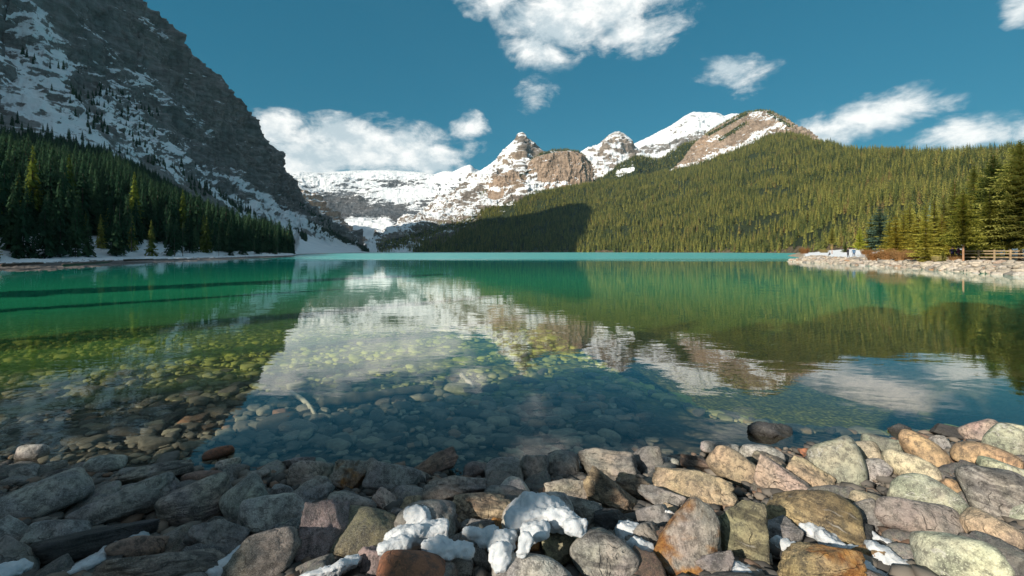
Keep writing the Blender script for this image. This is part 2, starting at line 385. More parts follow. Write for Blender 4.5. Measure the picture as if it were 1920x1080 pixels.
# C: pyramid peak and its long snowy shoulder
ridge('pyramid_peak', [(690,470,2500),(720,449,2500),(745,430,2500),(770,413,2550),(800,397,2600),(830,372,2650),(860,353,2700),(885,334,2700),(905,318,2700),(920,308,2700),(938,295,2700),(945,281,2700),(956,272,2700),(967,263,2700),(973,254,2700),(977,249,2700),(983,255,2700),(998,266,2700),(1010,276,2700),(1022,288,2700),(1050,310,2700),(1080,340,2700),(1110,370,2700)],
      .32, m_peak, {'snow': lambda P, t, sx, sy: .60 + segmask(sx, sy, [(905,325,965,270,16,.28),(880,345,940,312,16,.3)]) - segmask(sx, sy, [(985,262,1030,300,18,.34),(960,258,985,262,7,.3),(720,455,860,420,24,.42),(860,420,960,392,16,.4),(930,330,975,340,16,.5),(905,345,870,372,7,.3)]),
       'warm': lambda P, t, sx, sy: .25 + segmask(sx, sy, [(925,345,975,340,22,.6),(940,300,975,290,14,.4)]), 'veg': lambda P, t, sx, sy: segmask(sx, sy, [(720,460,860,425,16,.55),(860,425,960,385,16,.6),(900,362,1000,318,4,.6)])}, amp=.06, midz=.52, nv=190, nu=520, seed=91, strata=.014)
# D: brown dome cliff, steep front
def steep(name, crest, foot, back, mat, attrs, amp, seed, nv=110, nu=260, steps=0.0, hm=500.0):
    base = [(px, 480, Y * .93) for px, py, Y in foot]
    def disp(P, t):
        d = amp * (ridged(np.stack([P[..., 0] / 75, P[..., 1] / 75, P[..., 2] / 260], -1), 5, .55, seed) - .6) + amp * .35 * fbm(P / 16, 4, .6, seed + 3)
        zz = P[..., 2] / 34 + fbm(P / 150, 3, .5, seed + 4)
        d = d + steps * (np.abs((zz % 1) - .5) * 2) ** 1.5
        return d * (1 - .9 * np.exp(-((t - 2) / .12) ** 2)) + 2.2 * fbm(P / 14, 3, .6, seed + 9)
    return terrain(name, pxs(crest[0][0], crest[-1][0], nu), [base, foot, crest, back], [20, nv, 16], disp, attrs, mat)
steep('brown_dome', [(982,345,2440),(988,312,2430),(994,302,2420),(1003,295,2410),(1015,289,2400),(1030,284,2390),(1060,282,2390),(1083,284,2400),(1096,291,2410),(1104,304,2420),(1110,332,2430)],
      [(982,354,2350),(1020,352,2300),(1060,346,2290),(1095,338,2310),(1110,337,2350)], [(982,352,2800),(1040,300,2700),(1110,335,2800)],
      m_brown, {'snow': lambda P, t, sx, sy: .16 + segmask(sx, sy, [(990,348,1060,343,7,.5),(1078,320,1085,345,4,.2)]) , 'warm': lambda P, t, sx, sy: .62 + 0 * sx, 'veg': lambda P, t, sx, sy: sstep(1.93, 2.0, t) * .9 + segmask(sx, sy, [(1000,292,1040,284,3,.8)])}, 16, 101, nu=200)
steep('small_brown_cliff', [(915,362,2350),(928,335,2340),(945,322,2330),(962,318,2330),(974,322,2330),(980,345,2350),(985,352,2350)],
      [(915,368,2290),(945,352,2260),(970,352,2260),(985,357,2290)], [(915,372,2600),(950,335,2600),(985,362,2600)],
      m_brown, {'snow': lambda P, t, sx, sy: .25 + segmask(sx, sy, [(920,354,985,352,6,.5),(920,330,950,322,5,.5)]), 'warm': const(.7), 'veg': lambda P, t, sx, sy: sstep(1.9, 2, t) * .4}, 12, 111, nu=90)
# G: brown hill right of the snow mountain
steep('brown_hill', [(1236,340,2500),(1262,318,2450),(1290,292,2420),(1306,266,2400),(1325,251,2400),(1345,238,2400),(1372,224,2400),(1398,212,2400),(1425,208,2400),(1447,212,2380),(1462,222,2350),(1475,232,2300),(1492,242,2250),(1530,262,2200)],
      [(1236,345,2350),(1262,334,2250),(1300,316,2150),(1340,300,2100),(1400,275,2080),(1450,248,2100),(1475,246,2100),(1492,252,2100),(1530,270,2100)], [(1236,350,2900),(1420,245,2900),(1530,280,2900)],
      m_brown, {'snow': lambda P, t, sx, sy: .16 + segmask(sx, sy, [(1262,325,1340,297,13,.55),(1340,292,1410,268,11,.5),(1410,260,1465,236,12,.55),(1410,215,1455,222,12,.35),(1330,265,1345,255,5,.4)]), 'warm': lambda P, t, sx, sy: .55 + segmask(sx, sy, [(1310,270,1330,262,12,.4)]),
       'veg': lambda P, t, sx, sy: segmask(sx, sy, [(1330,252,1400,213,4,.8),(1350,262,1395,232,5,.75),(1440,211,1480,236,5,.8)]) + sstep(1.95, 2, t) * .6}, 16, 121, nu=360)
# H2: green foothill, H: the forest slope along the right shore
ridge('foothill', [(1090,345,2400),(1128,334,2400),(1145,322,2400),(1165,308,2400),(1190,297,2400),(1215,298,2450),(1235,303,2450),(1255,290,2450),(1290,272,2450),(1310,268,2450),(1350,290,2450)],
      .1, mountain_mat('foothill_green', .012, (.16, .14, .10), (.30, .24, .14), 3, .9, 0), {'snow': lambda P, t, sx, sy: .08 + segmask(sx, sy, [(1160,325,1185,318,8,.6)]), 'warm': const(.3), 'veg': const(.75)}, amp=.03, midz=.8, nv=60, seed=131)
Hw = [(690,473.9,1900),(800,474.4,1700),(900,474.6,1600),(1140,475.3,1200),(1300,475.8,1000),(1450,476.6,750),(1520,478,560),(1600,468,400),(1750,464,260),(1920,457,220),(2300,450,220)]
Hlow = [(690,472.6,1930),(800,470,1740),(900,469,1640),(1140,468,1240),(1300,466,1040),(1450,464,790),(1520,458,620),(1600,448,460),(1750,440,320),(1920,430,280),(2300,430,280)]
Hmid = [(690,472,2000),(800,447,1950),(900,427,1900),(1000,410,1900),(1140,403,1700),(1300,388,1400),(1480,365,1150),(1600,365,850),(1750,368,620),(1920,362,500),(2300,350,480)]
Hcr = [(690,471,2100),(740,458,2200),(780,442,2260),(830,420,2280),(900,396,2260),(1000,364,2200),(1110,344,2150),(1160,341,2150),(1262,322,2120),(1322,309,2080),(1391,280,2050),(1440,258,1950),(1480,253,1800),(1530,267,1600),(1600,284,1300),(1700,294,1100),(1800,297,900),(1920,296,750),(2300,280,700)]
Hbk = [(690,472,2500),(1110,400,2700),(1480,350,2300),(1920,380,1000),(2300,380,1000)]
m_slope = mountain_mat('forest_floor', .012, (.14, .12, .10), (.26, .20, .13), 3.0, .6, 0)
terrain('forested_hillside', pxs(690, 2300, 520), [Hw, Hlow, Hmid, Hcr, Hbk], [12, 60, 70, 10],
        lambda P, t: sstep(.9, 1.6, t) * (14 * ridged(P / 260, 4, .5, 141) - 9) * (1 - .7 * sstep(2.6, 3, t)) + 1.2 * fbm(P / 20, 3, .5, 142) * sstep(.4, 1, t),
        {'snow': lambda P, t, sx, sy: np.where(t < .9, -.5, -.45) + segmask(sx, sy, [(740,462,880,410,26,.55),(860,420,960,400,14,.35),(720,470,800,440,16,.5)]),
         'warm': lambda P, t, sx, sy: .5 + .5 * (t < .9), 'veg': lambda P, t, sx, sy: np.where(t < .85, -.3, .75) - segmask(sx, sy, [(720,466,880,412,34,.6)])}, m_slope)

# ------------------------------------------------------------------ lake bed, bank and water
Yw_x = [-40, -6, -5, -2, 0, 1.7, 3, 4.5, 6.5, 9, 14, 30]; Yw_y = [4.6, 4.1, 4.05, 3.95, 4.0, 4.2, 4.4, 4.7, 4.95, 5.2, 5.5, 5.5]
def bankz(X, Y):
    X, Y = np.asarray(X, float), np.asarray(Y, float)
    yw = np.interp(X, Yw_x, Yw_y); d = yw - Y
    up = np.minimum(.27 * d, .62 + .02 * d)
    su = .10 + .40 * sstep(1.5, 6.0, X)
    u = -d
    dn = -np.where(u < 16, su * u, su * 16 + .09 * (u - 16))
    return np.where(d > 0, up, np.maximum(dn, -9.0))
def bed_mat():
    m, nt, out = material('lake_bed_silt')
    P = nt.new('ShaderNodeNewGeometry').outputs['Position']
    x, y, z = nt.xyz(P)
    v = nt.new('ShaderNodeTexVoronoi', feature='F1'); nt.put(v.inputs['Vector'], nt.vec('ADD', P, nt.vec('SCALE', nt.noise(P, 2.0, 3, out='Color'), scale=.35))); v.inputs['Scale'].default_value = 3.6
    v2 = nt.new('ShaderNodeTexVoronoi', feature='F1'); nt.put(v2.inputs['Vector'], P); v2.inputs['Scale'].default_value = 14
    n = nt.noise(P, 1.2, 6, .65); n2 = nt.noise(P, .25, 5, .6)
    alg = nt.mix(nt.ramp(n, .3, .7), (.22, .25, .05), (.52, .54, .13))
    alg = nt.mix(nt.ramp(v.outputs['Distance'], .15, .6, 0, .65), alg, (.05, .06, .03))
    bare = nt.mix(nt.ramp(nt.noise(P, 9, 6, .6), .3, .7), (.055, .052, .045), (.14, .125, .10))
    bare = nt.mix(nt.ramp(v2.outputs['Distance'], .1, .6, 0, .7), bare, (.02, .02, .02))
    depth = nt.math('ADD', nt.math('MULTIPLY', z, -1.0), nt.math('MULTIPLY', nt.math('SUBTRACT', n2, .5), .6))
    col = nt.mix(nt.ramp(depth, .12, .75), bare, alg)
    h = nt.math('ADD', nt.math('MULTIPLY', v.outputs['Distance'], -1.0), nt.math('MULTIPLY', n, .6))
    principled(nt, out, col, .9, nt.bump(h, .8, .15), .1)
    return m
def bed():
    rr = np.concatenate([np.linspace(.3, 8, 150, endpoint=False), np.geomspace(8, 160, 130)])
    aa = np.radians(np.linspace(-80, 80, 360))
    X = np.sin(aa)[:, None] * rr; Y = np.cos(aa)[:, None] * rr
    z = bankz(X, Y); P = np.stack([X, Y, z], -1)
    Q = np.stack([X, Y, 0 * X], -1)
    z = z + .035 * fbm(Q * 2.2, 4, .55, 151) + .10 * fbm(Q * .35, 3, .5, 152) * sstep(5, 12, Y) - .05
    z = np.where(rr[None, :] > 120, z - .5 * (rr[None, :] - 120) / 40, z)
    P[..., 2] = z
    o = link('lake_bed', mesh_np('lake_bed', P, gridf(*X.shape), True), [bed_mat()]); o['kind'] = 'structure'
    # shore ground behind the camera, carrying the trees that shade the bank
    xs = np.linspace(-120, 60, 120); ys = np.linspace(-110, .6, 80)
    X, Y = np.meshgrid(xs, ys, indexing='ij'); z = np.minimum(bankz(X, np.minimum(Y, 1.2)), .66) + .06 * fbm(np.stack([X, Y, 0 * X], -1) * .5, 3) - .06
    o = link('shore_ground', mesh_np('shore_ground', np.stack([X, Y, z], -1), gridf(*X.shape), True), [simple('forest_soil', (.10, .085, .06))]); o['kind'] = 'structure'
bed()

def water():
    m, nt, out = material('lake_water')
    P = nt.new('ShaderNodeNewGeometry').outputs['Position']
    x, y, z = nt.xyz(P)
    dist = nt.vec('LENGTH', P)
    # ripples: long low swells near, finer wind chop further out
    q = nt.vec('MULTIPLY', P, (.55, 1.0, 1.0))
    r1 = nt.noise(q, 1.15, 3, .5, .4); r2 = nt.noise(q, 5.0, 3, .5); r3 = nt.noise(P, .12, 3, .5)
    calm = nt.ramp(r3, .35, .65, .45, 1.25)
    hgt = nt.math('ADD', nt.math('MULTIPLY', r1, .014), nt.math('MULTIPLY', r2, .0022))
    hgt = nt.math('MULTIPLY', hgt, calm)
    b = nt.new('ShaderNodeBump'); nt.put(b.inputs['Height'], hgt); b.inputs['Strength'].default_value = .55; b.inputs['Distance'].default_value = 1.0
    edge = nt.math('ADD', nt.math('SUBTRACT', y, nt.math('MAXIMUM', 0.0, nt.math('MULTIPLY', nt.math('ADD', x, 45.0), -1.5))), nt.math('MULTIPLY', nt.math('SUBTRACT', nt.noise(nt.vec('MULTIPLY', P, (.25, 1, 1)), .03, 5), .5), 110))
    rough_far = nt.ramp(edge, 72, 135)
    gl = nt.new('ShaderNodeBsdfGlossy'); gl.inputs['Color'].default_value = (1, 1, 1, 1)
    nt.put(gl.inputs['Roughness'], nt.math('ADD', nt.math('MULTIPLY', rough_far, .30), .008)); nt.put(gl.inputs['Normal'], b.outputs[0])
    tr = nt.new('ShaderNodeBsdfTransparent'); tr.inputs['Color'].default_value = (.92, .93, .85, 1)
    df = nt.new('ShaderNodeBsdfDiffuse')
    silt = nt.mix(nt.ramp(dist, 14, 90), nt.mix(nt.ramp(dist, 9, 24), (.17, .36, .07), (.035, .46, .21)), (.006, .38, .35))
    nt.put(df.inputs['Color'], silt)
    sf = nt.ramp(dist, 7.0, 31, 0.0, .95, smooth=False)
    body = nt.new('ShaderNodeMixShader'); nt.put(body.inputs[0], sf)
    nt.l.new(tr.outputs[0], body.inputs[1]); nt.l.new(df.outputs[0], body.inputs[2])
    inc = nt.new('ShaderNodeNewGeometry').outputs['Incoming']
    ct = nt.math('ABSOLUTE', nt.vec('DOT_PRODUCT', inc, b.outputs[0]))
    sch = nt.math('ADD', .008, nt.math('MULTIPLY', .992, nt.math('POWER', nt.math('SUBTRACT', 1.0, ct, clamp=True), 4.1)))
    frs = nt.math('MULTIPLY', sch, nt.math('SUBTRACT', 1.0, nt.math('MULTIPLY', rough_far, .62)))
    mx = nt.new('ShaderNodeMixShader'); nt.put(mx.inputs[0], frs)
    nt.l.new(body.outputs[0], mx.inputs[1]); nt.l.new(gl.outputs[0], mx.inputs[2])
    nt.l.new(mx.outputs[0], out.inputs[0])
    V = [(-3000, 2.5, 0), (3000, 2.5, 0), (3000, 6000, 0), (-3000, 6000, 0)]
    o = link('lake', mesh_np('lake', V, [(0, 1, 2, 3)], False), [m]); o['kind'] = 'structure'
water()
# terrain sheet under everything far away, down to the horizon
far = link('terrain', mesh_np('terrain', [(-12000, -9000, -12), (12000, -9000, -12), (12000, 15000, -12), (-12000, 15000, -12)], [(0, 1, 2, 3)], False), [simple('far_ground', (.10, .11, .09))]); far['kind'] = 'structure'

# ------------------------------------------------------------------ conifers
def foliage_mat(name, dark, mid, light, rust=None, rnd=1.0):
    m, nt, out = material(name)
    oi = nt.new('ShaderNodeObjectInfo')
    P = nt.new('ShaderNodeNewGeometry').outputs['Position']
    tcn = nt.new('ShaderNodeTexCoord').outputs['Object']
    big = nt.noise(P, .012, 3, .6)
    n = nt.noise(tcn, 9.0, 4, .6)
    v = nt.math('ADD', nt.math('MULTIPLY', oi.outputs['Random'], .55 * rnd), nt.math('ADD', nt.math('MULTIPLY', big, .60), nt.math('MULTIPLY', nt.math('SUBTRACT', n, .5), .7)))
    stops = [(.15, dark), (.50, mid), (.85, light)]
    if rust: stops.append((.97, rust))
    c = nt.cramp(v, stops)
    b = nt.new('ShaderNodeBsdfDiffuse'); nt.l.new(c, b.inputs[0])
    t = nt.new('ShaderNodeBsdfTranslucent'); nt.l.new(c, t.inputs[0])
    mx = nt.new('ShaderNodeMixShader'); mx.inputs[0].default_value = .33
    nt.l.new(b.outputs[0], mx.inputs[1]); nt.l.new(t.outputs[0], mx.inputs[2]); nt.l.new(mx.outputs[0], out.inputs[0])
    return m
M_bark = simple('conifer_bark', (.07, .055, .045), .95, .4, 12)
M_bark_red = simple('pine_bark_reddish', (.34, .19, .11), .95, .4, 12)
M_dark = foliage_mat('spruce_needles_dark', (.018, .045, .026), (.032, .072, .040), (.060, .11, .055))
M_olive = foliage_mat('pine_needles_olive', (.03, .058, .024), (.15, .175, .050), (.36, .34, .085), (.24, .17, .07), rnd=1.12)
M_gold = foliage_mat('larch_needles_gold', (.22, .27, .03), (.38, .42, .05), (.55, .55, .07))
M_ygreen = foliage_mat('spruce_needles_yellow_green', (.13, .15, .03), (.30, .28, .05), (.46, .41, .08))
M_blue = foliage_mat('spruce_needles_blue_green', (.07, .12, .08), (.16, .23, .16), (.27, .35, .25))
M_green = foliage_mat('spruce_needles_green', (.07, .10, .028), (.21, .23, .055), (.36, .34, .09))

def conifer_geo(seed, tiers, per, segs, R0=.17, base=.06, leaf=1.0, ragged=.35, droop=.35, power=.85, lean=0.0, skirt=.5):
    """unit-height tree; crown of drooping branches, each a row of small needle sprays"""
    rs = np.random.RandomState(seed); tris = []
    for k in range(tiers):
        u = (k + rs.rand() * .8) / tiers; z0 = base + (1 - base) * u * .985
        L = R0 * ((1 - u) ** power) * (1 - ragged * rs.rand()) + .008
        if u < .12: L *= .6 + 3 * u
        a0 = rs.rand() * 6.28
        for j in range(per):
            if rs.rand() < .08: continue
            a = a0 + 6.283 * j / per + rs.normal() * .25; Lb = L * (1 + .3 * rs.normal() * ragged)
            dz = -droop * Lb * (1.0 - .9 * u) + .25 * Lb * u
            ca, sa_ = math.cos(a), math.sin(a)
            for s_ in range(segs):
                f0, f1 = (s_ + .1) / segs, (s_ + 1.25) / segs
                wd = leaf * Lb * (.42 if segs == 1 else .30) * (1.15 - .75 * (s_ + .5) / segs)
                for side in (-1, 1):
                    w_ = wd * (.7 + .6 * rs.rand()); tl = rs.normal() * .25 * wd
                    def pt(f, off, up=0.0):
                        r_ = Lb * f; sag = dz * f + .10 * Lb * f * f
                        return (ca * r_ - sa_ * off, sa_ * r_ + ca * off, z0 + sag + up)
                    tris.append((pt(f0, 0), pt(f1, side * w_ * .15), pt(f0 * .55 + f1 * .45 + .12, side * w_, tl - .35 * abs(w_))))
                    if segs > 1 and rs.rand() < .5:
                        tris.append((pt(f0, 0), pt(f1, 0), pt((f0 + f1) / 2, side * w_ * .25, -.75 * w_)))
    nsk = int(tiers * per * skirt)
    for k in range(nsk):
        u = rs.rand() ** .9; z0 = base + (1 - base) * u; L = R0 * ((1 - u) ** power) * (1 - ragged * rs.rand()) + .006; a = rs.rand() * 6.28; w_ = .42 + .35 * rs.rand()
        in_ = .35 * L; up = .55 * L + .012
        tris.append(((math.cos(a) * in_, math.sin(a) * in_, z0 + up), (math.cos(a - w_ / 2) * L, math.sin(a - w_ / 2) * L, z0 - .25 * L), (math.cos(a + w_ / 2) * L * .95, math.sin(a + w_ / 2) * L * .95, z0 - .45 * L)))
    T = np.array(tris).reshape(-1, 3)
    T[:, 0] += lean * T[:, 2] ** 2
    return T
def trunk_geo(r=.009, top=.96, sides=6, seed=0):
    V, Fc = [], []
    hs = [0, .04, .35, .7, top]; rr = [r * 1.35, r, r * .8, r * .45, r * .08]
    for h_, q in zip(hs, rr):
        for i in range(sides): V.append((q * math.cos(6.283 * i / sides), q * math.sin(6.283 * i / sides), h_))
    for k in range(len(hs) - 1):
        for i in range(sides):
            a, b = k * sides + i, k * sides + (i + 1) % sides; Fc.append((a, b, b + sides, a + sides))
    return V, Fc
def tri_mesh(name, T):
    return mesh_np(name, T, np.arange(len(T)).reshape(-1, 3), False)
TRUNK_V, TRUNK_F = trunk_geo()
def tree_single(name, T, leafm, barkm):
    """a small distant tree: crown and trunk in one mesh"""
    V = np.concatenate([T, np.array(TRUNK_V)]); nT = len(T) // 3
    me = bpy.data.meshes.new(name)
    me.from_pydata([tuple(v) for v in V], [], [tuple(f) for f in np.arange(len(T)).reshape(-1, 3)] + [tuple(i + len(T) for i in f) for f in TRUNK_F])
    me.materials.append(leafm); me.materials.append(barkm)
    mi = np.zeros(len(me.polygons), np.int32); mi[nT:] = 1; me.polygons.foreach_set('material_index', mi); me.update()
    return me
rng = random.Random(5); nrs = np.random.RandomState(5)

# source trees for the wooded slopes (kept in a collection that is not in the scene)
def src_collection(name, leafms, n, tiers, per, segs, **kw):
    c = bpy.data.collections.new(name)
    for i in range(n):
        T = conifer_geo(200 + i, tiers, per, segs, **kw)
        o = bpy.data.objects.new(name + '_tree', tree_single(name + '_tree', T, leafms[i % len(leafms)], M_bark)); c.objects.link(o)
    return c
C_far = src_collection('slope', [M_olive], 5, 12, 5, 1, R0=.15, leaf=1.3, base=.03, skirt=1.8)
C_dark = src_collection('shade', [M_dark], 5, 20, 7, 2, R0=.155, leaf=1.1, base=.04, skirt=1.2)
def forest(name, label, pts, scl, coll, seed=0):
    me = bpy.data.meshes.new(name); pts = np.asarray(pts, np.float32)
    me.vertices.add(len(pts)); me.vertices.foreach_set('co', pts.ravel())
    a = me.attributes.new('scl', 'FLOAT', 'POINT'); a.data.foreach_set('value', np.asarray(scl, np.float32))
    me.update()
    o = bpy.data.objects.new(name, me); COL.objects.link(o)
    tag(o, label, 'forest', kind='stuff')
    g = bpy.data.node_groups.new(name, 'GeometryNodeTree')
    g.interface.new_socket('Geometry', in_out='INPUT', socket_type='NodeSocketGeometry')
    g.interface.new_socket('Geometry', in_out='OUTPUT', socket_type='NodeSocketGeometry')
    N, L = g.nodes, g.links
    gi, go = N.new('NodeGroupInput'), N.new('NodeGroupOutput')
    ci = N.new('GeometryNodeCollectionInfo'); ci.inputs['Collection'].default_value = coll
    ci.inputs['Separate Children'].default_value = True; ci.inputs['Reset Children'].default_value = True
    iop = N.new('GeometryNodeInstanceOnPoints'); iop.inputs['Pick Instance'].default_value = True
    ri = N.new('FunctionNodeRandomValue'); ri.data_type = 'INT'
    for s_ in ri.inputs:
        if s_.type == 'INT' and s_.name == 'Max': s_.default_value = len(coll.objects) - 1
        if s_.name == 'Seed': s_.default_value = seed
    rr = N.new('FunctionNodeRandomValue'); rr.data_type = 'FLOAT_VECTOR'
    rr.inputs[0].default_value = (-.03, -.03, 0); rr.inputs[1].default_value = (.03, .03, 6.283)
    na = N.new('GeometryNodeInputNamedAttribute'); na.data_type = 'FLOAT'; na.inputs['Name'].default_value = 'scl'
    L.new(gi.outputs[0], iop.inputs['Points']); L.new(ci.outputs[0], iop.inputs['Instance'])
    L.new([s_ for s_ in ri.outputs if s_.type == 'INT' and s_.enabled][0], iop.inputs['Instance Index'])
    L.new([s_ for s_ in rr.outputs if s_.type == 'VECTOR' and s_.enabled][0], iop.inputs['Rotation'])
    L.new([s_ for s_ in na.outputs if s_.enabled][0], iop.inputs['Scale'])
    L.new(iop.outputs[0], go.inputs[0])
    md = o.modifiers.new('trees', 'NODES'); md.node_group = g
    return o
def scatter(key, dens_fn, seed, cap):
    """random points on a lofted terrain with dens_fn trees per square metre"""
    P, t, A, sx, sy = MTN[key]; rs = np.random.RandomState(seed)
    a, b, c = P[:-1, :-1], P[1:, :-1], P[:-1, 1:]
    ar = np.linalg.norm(np.cross((b - a)[..., :2], (c - a)[..., :2])[..., None], axis=-1)
    d = dens_fn(P, t, sx, sy)[:-1, :-1] * ar
    tot = d.sum(); n = int(min(cap, tot)); p = (d / tot).ravel()
    k = rs.choice(p.size, n, p=p); i, j = np.unravel_index(k, d.shape)
    u, v = rs.rand(n)[:, None], rs.rand(n)[:, None]
    Q = (P[i, j] * (1 - u) + P[i + 1, j] * u) * (1 - v) + (P[i, j + 1] * (1 - u) + P[i + 1, j + 1] * u) * v
    print(key, 'trees', n, 'of', tot)
    return Q, rs

# right slope
def dH(P, t, sx, sy):
    n = fbm(P / 60, 3, .6, 161)
    g_ = fbm(np.stack([P[..., 0] / 45, P[..., 1] / 260, P[..., 2] / 400], -1), 4, .6, 165)
    d = np.where((t > .16) & (t < 3.06), .034, 0.0) * np.clip(1 + 1.2 * n, .15, 2) * np.clip(1.25 - 2.2 * sstep(.12, .42, g_), .18, 1)
    thin = segmask(sx, sy, [(720,466,880,412,34,.85),(880,415,960,398,14,.5)])
    return np.clip(d * (1 - thin * sstep(-.25, .25, n + .1)), 0, 1) * (sx < 2060)
Q, rs = scatter('forested_hillside', dH, 3, 60000)
Q[:, 2] -= .4
forest('far_forest', 'olive green conifer forest covering the long hillside on the right of the lake', Q, (8 + 19 * rs.rand(len(Q)) ** 1.5) * (1 + .25 * fbm(Q / 90, 2)), C_far, 1)
Q, rs = scatter('foothill', lambda P, t, sx, sy: np.where((t > .5) & (t < 2.02), .018, 0) * (1 - .9 * segmask(sx, sy, [(1160,325,1185,318,8,1)])), 4, 6000)
forest('foothill_forest', 'small far conifers covering the low green foothill under the snow mountain', Q, 12 + 8 * rs.rand(len(Q)), C_far, 2)
Q, rs = scatter('brown_hill', lambda P, t, sx, sy: .014 * segmask(sx, sy, [(1325,254,1400,212,7,1),(1350,265,1400,232,6,.8),(1440,208,1485,238,7,1),(1260,330,1350,300,14,.5),(1350,300,1470,245,12,.35),(1398,210,1440,207,3,1)]), 5, 2500)
forest('hilltop_trees', 'dark small conifers along the ledges and crest of the brown rocky hill', Q, 10 + 7 * rs.rand(len(Q)), C_far, 3)
Q, rs = scatter('brown_dome', lambda P, t, sx, sy: np.where((t > 1.94) & (t < 2.3), .012, 0) , 6, 500)
forest('dome_top_trees', 'tiny conifers along the top of the brown dome cliff', Q, 9 + 5 * rs.rand(len(Q)), C_far, 4)
Q, rs = scatter('pyramid_peak', lambda P, t, sx, sy: .010 * segmask(sx, sy, [(720,462,860,425,20,.8),(860,428,970,392,22,1),(900,368,960,336,4,1),(960,334,1000,318,4,1)]), 7, 4000)
forest('treeline_trees', 'dark scattered conifers on the snowy rock slope below the pyramid peak', Q, 12 + 8 * rs.rand(len(Q)), C_far, 5)
# left slope in the mountain's own shade
def dL(P, t, sx, sy):
    n = fbm(P / 55, 3, .6, 171)
    core = np.where((t > 1.03) & (t < 1.97), .055 * (1 - .35 * sstep(1.5, 2, t)), 0) * (sx < 546 - 8 * (t > 1.5))
    up = np.where((t >= 1.97) & (t < 2.9), .009, 0) * segmask(sx, sy, [(0,40,60,110,26,.9),(100,60,260,230,60,.8),(200,240,330,320,40,.9),(330,330,470,415,26,1.0),(0,250,300,320,26,1),(120,130,200,230,50,.9)]) * sstep(-.2, .25, n)
    band = .03 * segmask(sx, sy, [(600,415,650,450,8,1),(560,385,690,470,6,.9),(555,430,572,450,5,.6),(440,385,545,455,9,.8)]) * (t > 1.2)
    return (core + up + band) * (P[..., 1] > 8) * (sx > -1700)
Q, rs = scatter('mountainside', dL, 8, 34000)
near = np.hypot(Q[:, 0], Q[:, 1])
Q[:, 2] -= .3
hL = 11 + 9 * rs.rand(len(Q)); sxq, syq = screen(Q); hL *= np.where((syq < 330) & (sxq < 340) | (near > 1000), .72, 1.0)
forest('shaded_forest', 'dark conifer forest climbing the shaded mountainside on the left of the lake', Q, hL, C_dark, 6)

# ------------------------------------------------------------------ the spit on the right
SPOLY = np.array([(57.5,88.5),(51.5,64),(47,47.5),(42.2,36),(44,26),(60,12),(420,-40),(900,300),(420,560),(353,533),(250,350),(132,205),(101,150),(78,113),(64,92)], float)
def poly_sd(X, Y, poly):
    X = np.asarray(X, float); Y = np.asarray(Y, float)
    d = np.full(X.shape, 1e9); ins = np.zeros(X.shape, bool); n = len(poly)
    for i in range(n):
        x0, y0 = poly[i]; x1, y1 = poly[(i + 1) % n]; dx, dy = x1 - x0, y1 - y0
        t = np.clip(((X - x0) * dx + (Y - y0) * dy) / (dx * dx + dy * dy), 0, 1)
        d = np.minimum(d, np.hypot(X - x0 - t * dx, Y - y0 - t * dy))
        c = ((y0 > Y) != (y1 > Y)) & (X < (x1 - x0) * (Y - y0) / (y1 - y0 + 1e-12) + x0); ins ^= c
    return np.where(ins, d, -d)
def spitz(X, Y):
    d = poly_sd(X, Y, SPOLY)
    z = np.where(d > 0, np.minimum(.38 * d, .85 + .012 * d), .5 * d)
    z = z + .17 * np.clip(d - 18, 0, 60)
    return np.maximum(z, -14.0)
def build_spit():
    px = pxs(1440, 2900, 340); Yv = np.geomspace(22, 560, 260)
    X = np.tan(px)[:, None] * Yv; Y = np.broadcast_to(Yv, X.shape)
    P = np.stack([X, Y, 0 * X], -1)
    z = spitz(X, Y) + (.10 * fbm(P * .9, 4, .55, 201) + .25 * fbm(P * .12, 3, .5, 202)) * sstep(-1, 3, poly_sd(X, Y, SPOLY))
    P[..., 2] = z
    m, nt, out = material('shore_gravel')
    Pn = nt.new('ShaderNodeNewGeometry').outputs['Position']
    n = nt.noise(Pn, .16, 6, .65); n2 = nt.noise(Pn, 2.2, 6, .7)
    c = nt.mix(nt.ramp(n2, .3, .7), (.20, .15, .10), (.50, .42, .32))
    a = nt.new('ShaderNodeAttribute', attribute_name='snow').outputs['Fac']
    sf = nt.ramp(nt.math('ADD', a, nt.math('ADD', nt.math('MULTIPLY', nt.math('SUBTRACT', n, .5), 2.2), nt.math('MULTIPLY', nt.math('SUBTRACT', n2, .5), .5))), .45, .6)
    c = nt.mix(sf, c, (.80, .82, .85))
    principled(nt, out, c, .9, nt.bump(n2, .5, .15), .1)
    d = poly_sd(X, Y, SPOLY); sx, sy = screen(P)
    sn = np.where(d > 20, .62, .12) + segmask(sx, sy, [(1530,470,1640,450,34,.9),(1860,478,1920,470,10,.3)])
    o = link('gravel_spit', mesh_np('gravel_spit', P, gridf(*X.shape), True, {'snow': sn}), [m]); o['kind'] = 'structure'
build_spit()

